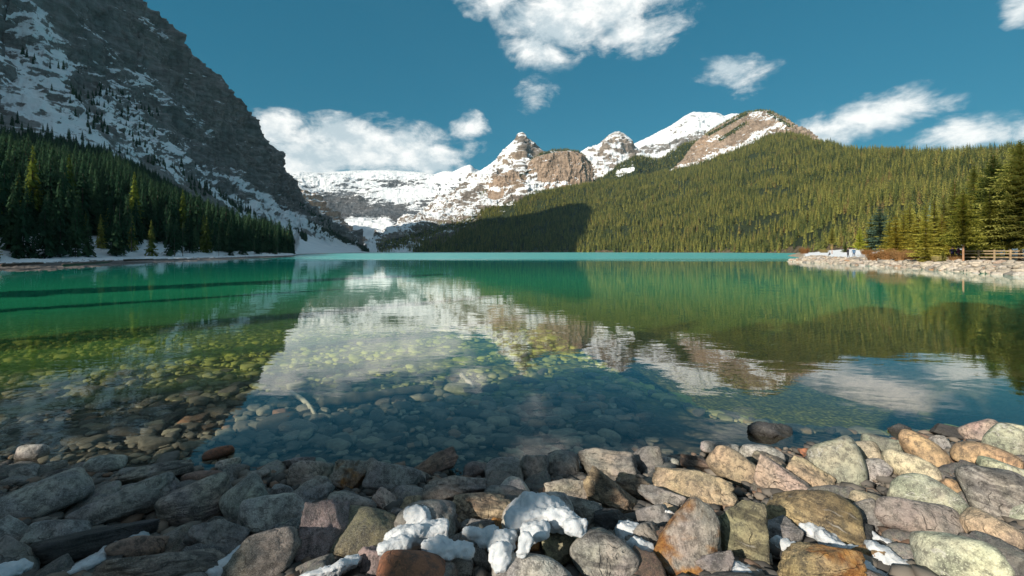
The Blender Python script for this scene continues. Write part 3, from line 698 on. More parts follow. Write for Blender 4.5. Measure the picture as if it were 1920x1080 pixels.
# rock shapes ------------------------------------------------------------
_ico = {}
def ico(n):
    if n not in _ico:
        bm = bmesh.new(); bmesh.ops.create_icosphere(bm, subdivisions=n, radius=1.0)
        V = np.array([v.co[:] for v in bm.verts]); Fc = np.array([[v.index for v in f.verts] for f in bm.faces]); bm.free()
        _ico[n] = (V / np.linalg.norm(V, axis=1, keepdims=True), Fc)
    return _ico[n]
def rock_unit(seed, style, sub):
    """unit boulder, extents about +-1; style: river (smooth), round, block (faceted), slab (layered)"""
    D, Fc = ico(sub); rs = np.random.RandomState(seed)
    npl, p, lo, hi = {'river': (9, 6, .82, 1.08), 'round': (10, 11, .79, 1.10), 'block': (10, 42, .60, 1.10), 'slab': (11, 28, .66, 1.08)}[style]
    N = rs.normal(size=(npl, 3)); N /= np.linalg.norm(N, axis=1, keepdims=True)
    N = np.concatenate([N, np.eye(3), -np.eye(3)]); dd = np.concatenate([rs.uniform(lo, hi, npl), rs.uniform(.9, 1.0, 6)])
    q = np.maximum(D @ N.T, 0) / dd
    r = ((q ** p).sum(1)) ** (-1 / p)
    V = D * r[:, None]
    V = V + D * (.06 * fbm(V * 1.1, 2, .5, seed))[:, None] * (1.4 if style != 'river' else 1)
    V -= (V.max(0) + V.min(0)) / 2; V /= (V.max(0) - V.min(0)) / 2
    amp = {'river': .010, 'round': .024, 'block': .040, 'slab': .036}[style]
    n = fbm(V * 3.2, 5 if sub > 3 else 3, .55, seed + 3) * amp * 1.6
    if style in ('block', 'slab'):
        n = n + amp * 1.1 * (ridged(V * 2.1, 4 if sub > 3 else 2, .5, seed + 7) - .6)
    if sub > 3:
        n = n + amp * .30 * fbm(V * 9.0, 3, .6, seed + 19) + amp * .35 * ridged(V * 5.0, 3, .5, seed + 23) - amp * .25
    if style == 'slab':
        zz = (V @ (np.array([.15, .2, 1.0]) + .15 * rs.normal(size=3))) * 5 + 1.2 * fbm(V * 1.3, 3, .5, seed + 11)
        n = n + .035 * (np.abs((zz % 1) - .5) * 2) ** 2
    if style == 'block' and sub > 3:
        n = n - .05 * np.exp(-(perlin(V * 1.6, seed + 15) / .035) ** 2)
    return V + D * n[:, None], Fc

def nt_min(v): return min(1.0, v)
def rock_mat(name, kind):
    m, nt, out = material(name)
    oi = nt.new('ShaderNodeObjectInfo'); tcn = nt.new('ShaderNodeTexCoord').outputs['Object']
    o = nt.vec('ADD', tcn, nt.vec('SCALE', nt.comb(oi.outputs['Random'], oi.outputs['Random'], oi.outputs['Random']), scale=37.0))
    P = nt.new('ShaderNodeNewGeometry').outputs['Position']
    base = oi.outputs['Color']
    n1 = nt.noise(o, 5.5, 5, .6); n2 = nt.noise(o, 26, 6, .68); n3 = nt.noise(o, 140, 4, .7); hue = nt.noise(o, 3.2, 3, .5, .6, out='Color')
    c = nt.mix(nt.ramp(n1, .32, .68), base, nt.mix(1.0, base, (1.45, 1.38, 1.28), 'MULTIPLY'))
    c = nt.mix(nt.ramp(n1, .55, .35, 0, .7), c, nt.mix(1.0, base, (.55, .56, .58), 'MULTIPLY'))
    c = nt.mix(.16, c, nt.mix(1.0, c, nt.mix(1.0, hue, (2.0, 2.0, 2.0), 'MULTIPLY'), 'MULTIPLY'))
    c = nt.mix(nt.ramp(n2, .36, .58, .70, 0), c, (.06, .058, .055))
    # hairline cracks and pits
    cr = nt.noise(nt.vec('ADD', o, nt.vec('SCALE', nt.noise(o, 8, 3, out='Color'), scale=.10)), 4.5, 3, .5)
    crack = nt.ramp(nt.math('ABSOLUTE', nt.math('SUBTRACT', cr, .5)), 0.0, .010, 1, 0)
    crack = nt.math('MULTIPLY', crack, nt.ramp(n1, .45, .6))
    c = nt.mix(nt.ramp(n3, .54, .66, 0, .6), c, nt.mix(1.0, base, (1.9, 1.9, 1.85), 'MULTIPLY')); c = nt.mix(nt.ramp(n3, .44, .32, 0, .5), c, (.05, .05, .05))
    hgt = nt.math('ADD', nt.math('MULTIPLY', n2, .8), nt.math('MULTIPLY', n3, .6)); rough = .78; bstr = .6
    if kind == 'granite':
        sp = nt.noise(o, 330, 2, .8)
        c = nt.mix(nt.ramp(sp, .54, .66, 0, .75), c, (.50, .49, .47)); c = nt.mix(nt.ramp(sp, .46, .36, 0, .8), c, (.03, .03, .035))
        hgt = nt.math('ADD', hgt, nt.math('MULTIPLY', sp, .3)); bstr = .7
    elif kind == 'banded':
        wv = nt.noise(nt.vec('MULTIPLY', nt.vec('ADD', o, nt.vec('SCALE', nt.noise(o, 4, 3, out='Color'), scale=.12)), (3, 5, 34)), 1.0, 4, .6)
        c = nt.mix(nt.ramp(wv, .42, .58), c, nt.mix(1.0, c, (.5, .5, .52), 'MULTIPLY')); c = nt.mix(nt.ramp(wv, .64, .72, 0, .6), c, (.45, .43, .40))
        hgt = nt.math('ADD', hgt, nt.math('MULTIPLY', wv, 1.6)); bstr = .8
    elif kind == 'rusty':
        ru = nt.ramp(nt.noise(o, 4.0, 5, .6, .8), .44, .60)
        c = nt.mix(ru, c, nt.mix(nt.ramp(n2, .3, .7), (.20, .075, .025), (.46, .24, .07)))
        wv = nt.noise(nt.vec('MULTIPLY', o, (22, 6, 4)), 1.0, 4, .65); c = nt.mix(nt.ramp(wv, .5, .35, 0, .6), c, (.06, .045, .03))
        hgt = nt.math('ADD', hgt, nt.math('MULTIPLY', wv, 1.2)); bstr = .9
    elif kind == 'river':
        vein = nt.ramp(nt.math('ABSOLUTE', nt.math('SUBTRACT', nt.noise(o, 3.0, 4, .6, 1.2), .5)), 0.0, .012, .55, 0)
        c = nt.mix(vein, c, (.55, .54, .50)); bstr = .38
        li = nt.ramp(nt.noise(o, 60, 3, .6), .62, .70, 0, .5); c = nt.mix(li, c, (.42, .44, .36))
    c = nt.mix(nt.math('MULTIPLY', crack, .30 if kind != 'plain' else .45), c, (.04, .04, .04))
    z = nt.xyz(P)[2]
    zz = nt.math('ADD', z, nt.math('MULTIPLY', nt.math('SUBTRACT', nt.noise(P, 9, 4), .5), .06))
    wet = nt.ramp(zz, .015, .075, 1, 0)
    alg = nt.ramp(nt.math('ADD', zz, nt.math('MULTIPLY', nt.math('SUBTRACT', n1, .5), .5)), -.18, -.95, 0, .75)
    c = nt.mix(alg, c, nt.mix(nt.ramp(n2, .3, .7), (.12, .13, .035), (.34, .34, .10)))
    c = nt.mix(nt.math('MULTIPLY', wet, nt.math('SUBTRACT', 1.0, alg)), c, nt.mix(1.0, c, (.50, .48, .45), 'MULTIPLY'))
    ro = nt.math('SUBTRACT', rough, nt.math('MULTIPLY', wet, .5))
    hh = nt.math('SUBTRACT', hgt, nt.math('MULTIPLY', crack, .5))
    principled(nt, out, c, ro, nt.bump(hh, nt_min(bstr * 1.5), .02), .35)
    return m
RM = {k: rock_mat(k + '_rock', k) for k in ('river', 'granite', 'banded', 'rusty', 'plain')}

def build_riprap():
    rs = np.random.RandomState(31); Vs, Fs, Ts = [], [], []; off = 0
    units = [rock_unit(700 + i, ['block', 'slab', 'round', 'slab'][i % 4], 2) for i in range(10)]
    segs = [(SPOLY[i], SPOLY[i + 1]) for i in (-2, -1, 0, 1, 2, 3)]
    segs = [(SPOLY[-2], SPOLY[-1]), (SPOLY[-1], SPOLY[0])] + [(SPOLY[i], SPOLY[i + 1]) for i in range(0, 5)]
    for a, b in segs:
        L = np.hypot(*(b - a)); n = int(L * 30)
        nrm = np.array([-(b - a)[1], (b - a)[0]]) / L
        if poly_sd(*( (a + b) / 2 + nrm), SPOLY) < 0: nrm = -nrm
        for _ in range(n):
            o_ = rs.uniform(-.5, 3.4); p = a + (b - a) * rs.rand() + nrm * o_
            s_ = rs.uniform(.10, .34) * (1.25 if o_ < 1.5 else .8)
            if rs.rand() < .06: s_ *= 1.7
            V, Fc = units[rs.randint(10)]
            an = rs.uniform(0, 6.28); c_, sn = math.cos(an), math.sin(an)
            tl = rs.normal() * .35; Q = V * np.array([1.2, .85, rs.uniform(.5, .85)]) * s_ * .78 * (1 + .7 * rs.rand() ** 4); Q = Q @ np.array([[1, 0, 0], [0, math.cos(tl), -math.sin(tl)], [0, math.sin(tl), math.cos(tl)]]); Q = Q @ np.array([[c_, -sn, 0], [sn, c_, 0], [0, 0, 1]])
            Q = Q + np.array([p[0], p[1], float(spitz(p[0], p[1])) + .25 * s_])
            Vs.append(Q); Fs.append(Fc + off); off += len(Q); Ts.append(np.full(len(Q), rs.rand()))
    m, nt, out = material('pale_riprap_stone')
    a = nt.new('ShaderNodeAttribute', attribute_name='tone').outputs['Fac']; P = nt.new('ShaderNodeNewGeometry').outputs['Position']
    c = nt.cramp(a, [(0, (.20, .19, .18)), (.3, (.42, .37, .30)), (.6, (.58, .50, .40)), (.85, (.50, .46, .42)), (1, (.38, .22, .12))])
    c = nt.mix(nt.ramp(nt.noise(P, 5, 5, .65), .35, .65, .5, 0), c, (.12, .10, .08))
    principled(nt, out, c, .85, nt.bump(nt.noise(P, 14, 5, .6), .6, .05))
    o = link('riprap', mesh_np('riprap', np.concatenate(Vs), np.concatenate(Fs), False, {'tone': np.concatenate(Ts)}), [m])
    tag(o, 'pale sunlit broken stones heaped along the waterline of the spit', 'stones', kind='stuff')
build_riprap()

# ------------------------------------------------------------------ trees one can tell apart
def on_ground(px, py, zfun, Y0, Y1):
    """where the ray of a photo pixel meets the ground surface"""
    Ys = np.geomspace(Y0, Y1, 500); Xs = (px - CX) / F * Ys; zs = np.asarray(zfun(Xs, Ys)); e = HY - F * (zs - H) / Ys - py
    k = int(np.argmin(np.abs(e))); return float(Xs[k]), float(Ys[k]), float(zs[k])
def big_tree(name, loc, height, width, leafm, bark, label, seed, tiers=46, per=9, segs=5, base=.05, ragged=.4, leaf=1.0, group=None, trunk_r=.010, droop=.35, power=.85, cat='tree'):
    root = empty(name, loc, 0); tag(root, label, cat, group)
    T = conifer_geo(seed, tiers, per, segs, R0=.5 * width / height, base=base, ragged=ragged, leaf=leaf, droop=droop, power=power, skirt=0)
    T = T * height
    V, Fc = trunk_geo(trunk_r, .97, 8)
    cr = link('crown', tri_mesh('crown', T), [leafm], root)
    tk = link('trunk', mesh_np('trunk', np.array(V) * height - np.array([0, 0, .0]), Fc, True), [bark], root)
    return root
SPIT_TREES = [ # px, base y, top y, width px, material, bark, kind, label
 (1913,489,258,150,'green','dark','pine_tree','tallest dark green pine at the right edge of the picture behind the fence'),
 (1862,487,284,98,'green','red','pine_tree','tall green pine just left of the tallest pine, its base behind the wooden fence'),
 (1826,484,300,80,'green','dark','spruce_tree','tall grey-green spruce rising behind the row of yellowish spruces'),
 (1806,491,352,66,'ygreen','red','pine_tree','yellow-green pine with bare reddish trunk at the left end of the wooden fence'),
 (1770,482,362,60,'green','dark','spruce_tree','green spruce standing behind the yellow spruce near the middle of the spit'),
 (1766,484,398,46,'gold2','red','spruce_tree','narrow golden green spruce just left of the reddish-trunked pine'),
 (1736,492,376,56,'ygreen','dark','spruce_tree','yellow-green spruce standing closest to the stony edge of the spit'),
 (1706,476,374,52,'ygreen','dark','spruce_tree','full yellow-green spruce behind the reddish willow bushes'),
 (1680,480,398,44,'gold2','dark','spruce_tree','short golden-green spruce leaning against the blue-green one'),
 (1650,470,379,62,'blue','dark','spruce_tree','broad blue-green spruce at the left end of the spit trees'),
 (1585,467,446,15,'green','dark','spruce_tree','very small green spruce beside the snowbank behind the walkers'),
 (1612,458,412,26,'gold','dark','larch_tree','small bright golden larch above the snowbank'),
 (1768,491,470,20,'green','dark','spruce_tree','knee-high spruce seedling between boulders right of the nearest spruce'),
 (1560,462,412,22,'green','red','pine_tree','slim pine with a bare pinkish trunk on the snowbank left of the walkers'),
 (1895,484,330,70,'ygreen','dark','spruce_tree','sunlit yellow-green spruce in front of the tallest pine'),
 (1838,486,322,64,'ygreen','dark','spruce_tree','warm olive spruce between the reddish-trunked pine and the tall green pine'),
 (1888,480,300,90,'green','dark','spruce_tree','broad olive spruce filling the gap between the two tall pines by the fence'),
 (1790,480,330,54,'green','red','pine_tree','slender olive pine right behind the narrow golden spruce'),
 (1722,478,396,42,'gold2','dark','spruce_tree','golden spruce half hidden behind the two yellow-green spruces of the stony edge'),
 (1668,474,404,40,'ygreen','dark','spruce_tree','small yellow-green spruce overlapping the right side of the blue-green one'),
 (1632,472,402,40,'ygreen','dark','spruce_tree','yellow-green spruce just left of the blue-green one'),
 (1694,478,386,48,'ygreen','dark','spruce_tree','broad yellow spruce behind the golden-green one'),
 (1752,486,366,52,'ygreen','dark','spruce_tree','bright olive spruce filling the space between the two nearest spruces'),
 (1820,488,372,56,'ygreen','dark','spruce_tree','bright yellow-green spruce right of the reddish-trunked pine'),
 (1856,489,352,70,'ygreen','dark','spruce_tree','sunlit spruce in front of the tall green pine by the fence'),
 (1944,489,240,120,'green','dark','pine_tree','tall dark pine half cut off by the right edge of the picture')]
LM = {'green': M_green, 'ygreen': M_ygreen, 'gold': M_gold, 'blue': M_blue, 'dark': M_dark,
      'gold2': foliage_mat('spruce_needles_gold_green', (.16, .14, .02), (.34, .28, .04), (.50, .40, .06))}
for i, (px, by, ty, wd, mt, bk, nm, lab) in enumerate(SPIT_TREES):
    X, Y, z0 = on_ground(px, by, spitz, 42, 190)
    h_ = (by - ty) * Y / F; bare = {3: .26, 13: .42}.get(i, .04 if by - ty < 130 else .07)
    k = max(.5, min(1.15, (by - ty) / 160))
    big_tree(nm, (X, Y, z0 - .05), h_, wd * Y / F, LM[mt], M_bark_red if bk == 'red' else M_bark, lab, 400 + i, tiers=int(52 * k) + 14, per=13, segs=8 if k > .7 else 5, base=max(bare, .15) if by - ty >= 150 else bare, ragged=.55, leaf=.85, trunk_r=.012, power=.75 if nm == 'pine_tree' else .9)

# mid-distance trees behind the spit, copied one by one
def variants(name, leafms, bark, n, seed, **kw):
    out = []
    for i in range(n):
        T = conifer_geo(seed + i, **kw); out.append(tree_single(name, T, leafms[i % len(leafms)], bark))
    return out
near_right = variants('conifer', [M_olive, LM['green'], M_olive, M_ygreen, LM['green'], M_blue], M_bark, 6, 500, tiers=30, per=8, segs=3, R0=.15, base=.04, ragged=.5, leaf=1.1)
rs = np.random.RandomState(77); cnt = 0
P_, t_, A_, sx_, sy_ = MTN['forested_hillside']
grp = 'conifers at the foot of the forested hillside behind the spit'
while cnt < 95:
    px = rs.uniform(1490, 1925); Y = 95 + (rs.rand() ** .8) * 170; X = (px - CX) / F * Y; z0 = float(spitz(X, Y))
    d = float(poly_sd(X, Y, SPOLY))
    if d < 26 or (1530 < px < 1640 and d < 48): continue
    o = link('conifer', near_right[rs.randint(6)], loc=(X, Y, z0 - .2), rz=rs.uniform(0, 6.28))
    s_ = rs.uniform(9, 17) * (1.0 if Y > 140 else .85); o.scale = (s_ * rs.uniform(.85, 1.2), s_ * rs.uniform(.85, 1.2), s_)
    tag(o, 'sunlit olive green conifer in the dense stand behind the spit trees', 'tree', grp); cnt += 1
# left shore: front rows, one by one
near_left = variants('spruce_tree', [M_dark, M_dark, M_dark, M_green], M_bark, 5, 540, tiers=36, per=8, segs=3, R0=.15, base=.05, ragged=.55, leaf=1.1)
near_bare = variants('spruce_tree', [M_dark], simple('weathered_bark', (.16, .13, .11), .95), 2, 560, tiers=26, per=6, segs=2, R0=.13, base=.30, ragged=.8, leaf=.7)
yellow = variants('larch_tree', [foliage_mat('needles_sunlight_yellow', (.05, .08, .02), (.12, .16, .03), (.26, .29, .05))], M_bark, 2, 570, tiers=34, per=8, segs=3, R0=.12, base=.25, ragged=.5, leaf=1.0)  # yellow needle colour stands in for sunlight spilling onto the left treetops
P_, t_, A_, sx_, sy_ = MTN['mountainside']
def left_point(sx, tt):
    j = int(np.argmin(np.abs(t_[0] - tt))); i = int(np.argmin(np.abs(sx_[:, j] - sx) + 1e6 * (P_[:, j, 1] < 5)))
    return P_[i, j]
rs = np.random.RandomState(78)
for k in range(120):
    sx = 545 - 600 * (k + rs.rand()) / 120 * (1 if k % 3 else .9); p = left_point(sx, 1.0 + .16 * rs.rand() ** 1.6 - (.05 if k % 4 == 0 else 0))
    bare = rs.rand() < .16
    o = link('spruce_tree', (near_bare[rs.randint(2)] if bare else near_left[rs.randint(5)]), loc=(float(p[0]) + rs.uniform(-1, 1), float(p[1]) + rs.uniform(-1, 1), float(p[2]) - .15), rz=rs.uniform(0, 6.28))
    s_ = rs.uniform(6.5, 13.5); o.scale = (s_ * 1.05, s_ * 1.05, s_)
    tag(o, 'thin half-bare grey spruce at the front of the shaded forest' if bare else 'dark green spruce in the front row of the shaded forest by the snowy left shore', 'tree',
        'half-bare spruces along the left shore' if bare else 'dark spruces along the left shore')
for sx, sy, lab in [(57,312,'tree top painted sunlit yellow, furthest left in the shaded forest'),(128,318,'tree top painted sunlit gold left of the brighter green tree in the shaded forest'),(245,362,'tree top painted sunlit yellow-green above the middle of the left shore'),(331,396,'small tree painted sunlit yellow near the right part of the shaded forest'),(362,396,'tree painted sunlit yellow right beside the small one in the shaded forest'),(428,398,'tree top painted pale sunlit yellow nearest the right end of the shaded forest')]:
    m_ = (t_ > 1.05) & (t_ < 1.95) & (P_[..., 1] > 20); hh = 17.0
    tx, ty = sx_, HY - F * (P_[..., 2] + hh - H) / np.maximum(P_[..., 1], 1)
    e = np.where(m_, np.hypot(tx - sx, ty - sy), 1e9); i, j = np.unravel_index(np.argmin(e), e.shape); p = P_[i, j]
    o = link('larch_tree', yellow[rs.randint(2)], loc=tuple(float(v) for v in p), rz=rs.uniform(0, 6.28)); o.scale = (hh + 2.5,) * 3
    tag(o, lab, 'tree')

# trees standing on the bank behind the photographer; their shadows fall over the near water
SP = (math.sin(sa), math.cos(sa))                                   # horizontal direction towards the sun
def shade_spot(s_, L): return (s_ * .7071 + L * SP[0], -s_ * .7071 + L * SP[1])
for i, (s_, L, h_, wd) in enumerate([(-3.4,14,12.5,3.8),(-4.9,15,12.5,2.6),(-7.3,15,10.5,1.7),(-9.0,16,12,1.8),(-14.2,20,15,3.0),(-22.5,24,16,2.4),(-31,26,23,6.4),(-37.5,30,25,7.4),(-45,34,26,8.6),(-53.5,36,27,9.6),(-62,38,28,10)]):
    X, Y = shade_spot(s_, L)
    if bool(poly_sd(X, Y, np.array([(-200,4),(200,4),(200,200),(-200,200)])) > 0): continue
    big_tree('spruce_tree', (X, Y, .5), h_, wd, M_green, M_bark, ['first','second','third','fourth','fifth','sixth','seventh','eighth','ninth','tenth','eleventh'][i] + ' tall spruce of the row on the bank behind the camera, counted from the right', 600 + i, tiers=60, per=11, segs=3, leaf=1.5, ragged=.3, base=.04, power=.55)

for (s_, L, h_, bs, wd, lab) in [(-1.5,8,12.6,.53,3.0,'unseen bare-stemmed pine added behind the camera to shade the right-hand water, nearest to it'),(.9,8,14.6,.64,3.2,'unseen bare-stemmed pine added behind the camera to shade the right-hand water, right of the nearest one'),(3.4,9,17.0,.66,3.4,'unseen bare-stemmed pine added behind the camera to shade the right-hand water, furthest right')]:  # unseen pines added, crowns raised to shade the right-hand water, not the rocks
    X, Y = shade_spot(s_, L)
    big_tree('pine_tree', (X, Y, .5), h_, wd, M_green, M_bark_red, lab, 640 + int(h_), tiers=50, per=12, segs=3, leaf=1.5, ragged=.3, base=bs, power=.35)

# ------------------------------------------------------------------ willow bushes, fence, people on the spit
def twig_bush(name, loc, w_, h_, mat, label, seed, group=None, n=420):
    rs = np.random.RandomState(seed); T = []
    for _ in range(n):
        a = rs.rand() * 6.28; r0 = rs.rand() ** .5 * w_ * .32; L = h_ * rs.uniform(.5, 1.05); lean = rs.uniform(.0, .55)
        b = np.array([math.cos(a) * r0, math.sin(a) * r0 * .8, 0]); d = np.array([math.cos(a) * lean, math.sin(a) * lean, 1.0]); tip = b + d * L / np.linalg.norm(d)
        s_ = np.array([-math.sin(a), math.cos(a), 0]) * h_ * .012
        T += [b - s_, b + s_, tip]
        for q in range(5):
            f = rs.uniform(.35, 1); c_ = b + (tip - b) * f; u = rs.normal(size=3) * h_ * .055; v = rs.normal(size=3) * h_ * .03
            T += [c_, c_ + u, c_ + u * .5 + v]
    o = link(name, tri_mesh(name, np.array(T)), [mat], loc=loc); tag(o, label, 'bush', group); return o
M_willow = foliage_mat('willow_twigs_red', (.16, .075, .035), (.30, .15, .06), (.42, .26, .12)); M_sedge = foliage_mat('dry_grass_tuft', (.20, .15, .05), (.38, .30, .12), (.52, .44, .22))
for i, (px, py, wp, hp, mt, lab) in enumerate([(1640,488,34,20,0,'reddish willow bush at the left foot of the blue-green spruce'),(1662,488,34,24,0,'dense rust-brown willow bush below the blue-green spruce'),(1690,489,34,22,0,'rust-brown willow bush left of the nearest spruce'),(1712,489,28,20,0,'low reddish bush touching the nearest spruce from the left'),
      (1508,474,22,12,0,'round orange-brown bush on the far beach left of the snowbank'),(1545,473,22,8,1,'dry yellow grass tuft at the foot of the snowbank'),(1760,492,22,14,1,'dry grass tuft right of the nearest spruce'),(1790,490,24,14,0,'small red-brown bush by the left end of the fence'),(1624,478,22,12,0,'small red-brown bush right of the walkers')]):
    X, Y, z0 = on_ground(px, py, spitz, 40, 130 if py > 476 else 400); k = Y / F
    twig_bush('willow_bush' if mt == 0 else 'grass_tuft', (X, Y, z0 - .05), wp * k, hp * k, [M_willow, M_sedge][mt], lab, 800 + i)

def box(bm, c, s_, rz=0, bev=.0):
    r = bmesh.ops.create_cube(bm, size=1); M_ = Matrix.Translation(c) @ Matrix.Rotation(rz, 4, 'Z') @ Matrix.Diagonal((*s_, 1)); bmesh.ops.transform(bm, matrix=M_, verts=r['verts'])
def bm_obj(name, bm, mats, parent=None, smooth=False, **kw):
    me = bpy.data.meshes.new(name); bm.to_mesh(me); bm.free()
    if smooth: me.polygons.foreach_set('use_smooth', [True] * len(me.polygons))
    return link(name, me, mats, parent, **kw)
M_fence = simple('weathered_fence_wood', (.27, .20, .12), .85, .3, 3)
def fence():
    pts = [on_ground(px, py, spitz, 40, 120) for px, py in [(1806,490),(1850,490),(1900,490),(1990,490)]]
    a, b = np.array(pts[0][:2]), np.array(pts[-1][:2]); L = np.hypot(*(b - a)); ang = math.atan2(*(b - a)[::-1]); n = int(L / 1.15)
    root = empty('rail_fence', (float(a[0]), float(a[1]), pts[0][2])); tag(root, 'weathered wooden rail fence with close posts in front of the tall pines', 'fence')
    for k in range(n + 1):
        q = a + (b - a) * k / n; zz = float(spitz(*q)) - pts[0][2]; bm = bmesh.new()
        box(bm, (q[0] - a[0], q[1] - a[1], zz + .62), (.15, .15, 1.35), ang); bm_obj('post', bm, [M_fence], root)
    for h_ in (.45, .85, 1.15):
        bm = bmesh.new(); box(bm, ((b - a)[0] / 2, (b - a)[1] / 2, h_ + .03), (L, .07, .13), ang); bm_obj('rail', bm, [M_fence], root)
fence()

def skin_body(name, joints, edges, mats, matfn, parent=None, loc=(0, 0, 0), rz=0):
    me = bpy.data.meshes.new(name); me.from_pydata([j[:3] for j in joints], edges, [])
    o = bpy.data.objects.new(name, me); COL.objects.link(o)
    md = o.modifiers.new('skin', 'SKIN'); 
    for i, j in enumerate(joints): me.skin_vertices[0].data[i].radius = (j[3], j[3] * (j[4] if len(j) > 4 else 1))
    me.skin_vertices[0].data[0].use_root = True
    sb = o.modifiers.new('sub', 'SUBSURF'); sb.levels = 1; sb.render_levels = 1
    dg = bpy.context.evaluated_depsgraph_get(); ev = o.evaluated_get(dg); m2 = bpy.data.meshes.new_from_object(ev)
    bpy.data.objects.remove(o); bpy.data.meshes.remove(me); m2.name = name
    m2.materials.clear()
    for m in mats: m2.materials.append(m)
    for p in m2.polygons: p.material_index = matfn(p.center); p.use_smooth = True
    o = bpy.data.objects.new(name, m2); COL.objects.link(o); o.parent = parent; o.location = loc; o.rotation_euler = (0, 0, rz); return o
def person(loc, rz, h_, jacket, trousers, label, pose='stand'):
    s_ = h_ / 1.75
    skin_, hair = simple('skin', (.48, .30, .22), .6, .1), simple('hair_dark', (.04, .03, .02), .8)
    jm, tm = simple('jacket', jacket, .8, .15), simple('trousers', trousers, .85, .15)
    if pose == 'stand':
        J = [(0,0,.95,.15,.75),(0,0,1.15,.145,.75),(0,0,1.38,.17,.65),(0,0,1.50,.06),(0,0,1.58,.075,1.1),(0,.01,1.68,.085,1.15),
             (-.2,0,1.40,.065),(-.27,.02,1.15,.05),(-.25,.12,.93,.04),(-.25,.18,.86,.035),(.2,0,1.40,.065),(.27,.02,1.15,.05),(.25,.12,.93,.04),(.25,.18,.86,.035),
             (-.10,0,.88,.095),(-.12,.04,.5,.065),(-.13,-.03,.09,.045),(-.13,.12,.04,.04),(.10,0,.88,.095),(.12,-.03,.5,.065),(.14,-.12,.10,.045),(.14,.03,.04,.04)]
    else:
        J = [(0,0,.42,.16,.8),(0,-.03,.62,.145,.8),(0,-.02,.85,.16,.7),(0,.02,.97,.06),(0,.03,1.04,.075,1.1),(0,.05,1.13,.085,1.15),
             (-.2,0,.87,.065),(-.26,.1,.65,.05),(-.15,.3,.58,.04),(-.1,.36,.57,.035),(.2,0,.87,.065),(.26,.1,.65,.05),(.15,.3,.58,.04),(.1,.36,.57,.035),
             (-.12,.05,.40,.095),(-.15,.40,.45,.065),(-.15,.42,.09,.045),(-.15,.55,.04,.04),(.12,.05,.40,.095),(.15,.40,.45,.065),(.15,.42,.10,.045),(.15,.55,.04,.04)]
    J = [(a * s_, b * s_, c * s_, *[q * (s_ if i == 0 else 1) for i, q in enumerate(r)]) for a, b, c, *r in J]
    E = [(0,1),(1,2),(2,3),(3,4),(4,5),(2,6),(6,7),(7,8),(8,9),(2,10),(10,11),(11,12),(12,13),(0,14),(14,15),(15,16),(16,17),(0,18),(18,19),(19,20),(20,21)]
    zh, zn = J[0][2], J[3][2]
    fn = lambda c: 2 if c.z > zn else (0 if c.z > zh - .08 * s_ and not (abs(c.x) > .19 * s_ and c.z < zh + .0) else (2 if abs(c.x) > .2 * s_ and pose == 'stand' and c.z > .8 * s_ else 1))
    root = empty('person', loc, rz); tag(root, label, 'person')
    skin_body('body', J, E, [jm, tm, skin_], fn, root)
    bm = bmesh.new(); bmesh.ops.create_uvsphere(bm, u_segments=12, v_segments=8, radius=.105 * s_); hz = J[5][2]; hy = J[5][1]
    bmesh.ops.translate(bm, vec=(0, hy - .02 * s_, hz + .04 * s_), verts=bm.verts); bmesh.ops.delete(bm, geom=[v for v in bm.verts if v.co.z < hz - .01 and v.co.y > hy], context='VERTS')
    bm_obj('hair', bm, [hair], root, True)
    return root
for px, py, hh, jk, tr, lab, pose, rz in [
    (1590,483.5,1.78,(.02,.02,.03),(.02,.02,.025),'person in a black jacket standing on the stony spit left of the blue one','stand',.4),
    (1601,483,1.70,(.05,.12,.22),(.03,.05,.10),'person in a dark blue jacket walking beside the one in black on the spit','stand',-.5),
    (1556,480,1.5,(.015,.015,.02),(.02,.02,.02),'person in black sitting low on the path behind the point of the spit','sit',.2),
    (1852,489,1.72,(.03,.08,.42),(.10,.10,.12),'person in a bright blue jacket standing by the wooden fence','stand',2.6),
    (1797,488.5,1.72,(.16,.03,.06),(.03,.03,.05),'person in a dark red jacket standing by the reddish pine trunk','stand',1.2),
    (1786,488,1.66,(.05,.04,.10),(.03,.03,.05),'person in a dark purple jacket left of the one in red by the pine trunk','stand',-1.0)]:
    X, Y, z0 = on_ground(px, py, spitz, 44, 110)
    person((X, Y, z0), rz, hh, jk, tr, lab, pose)
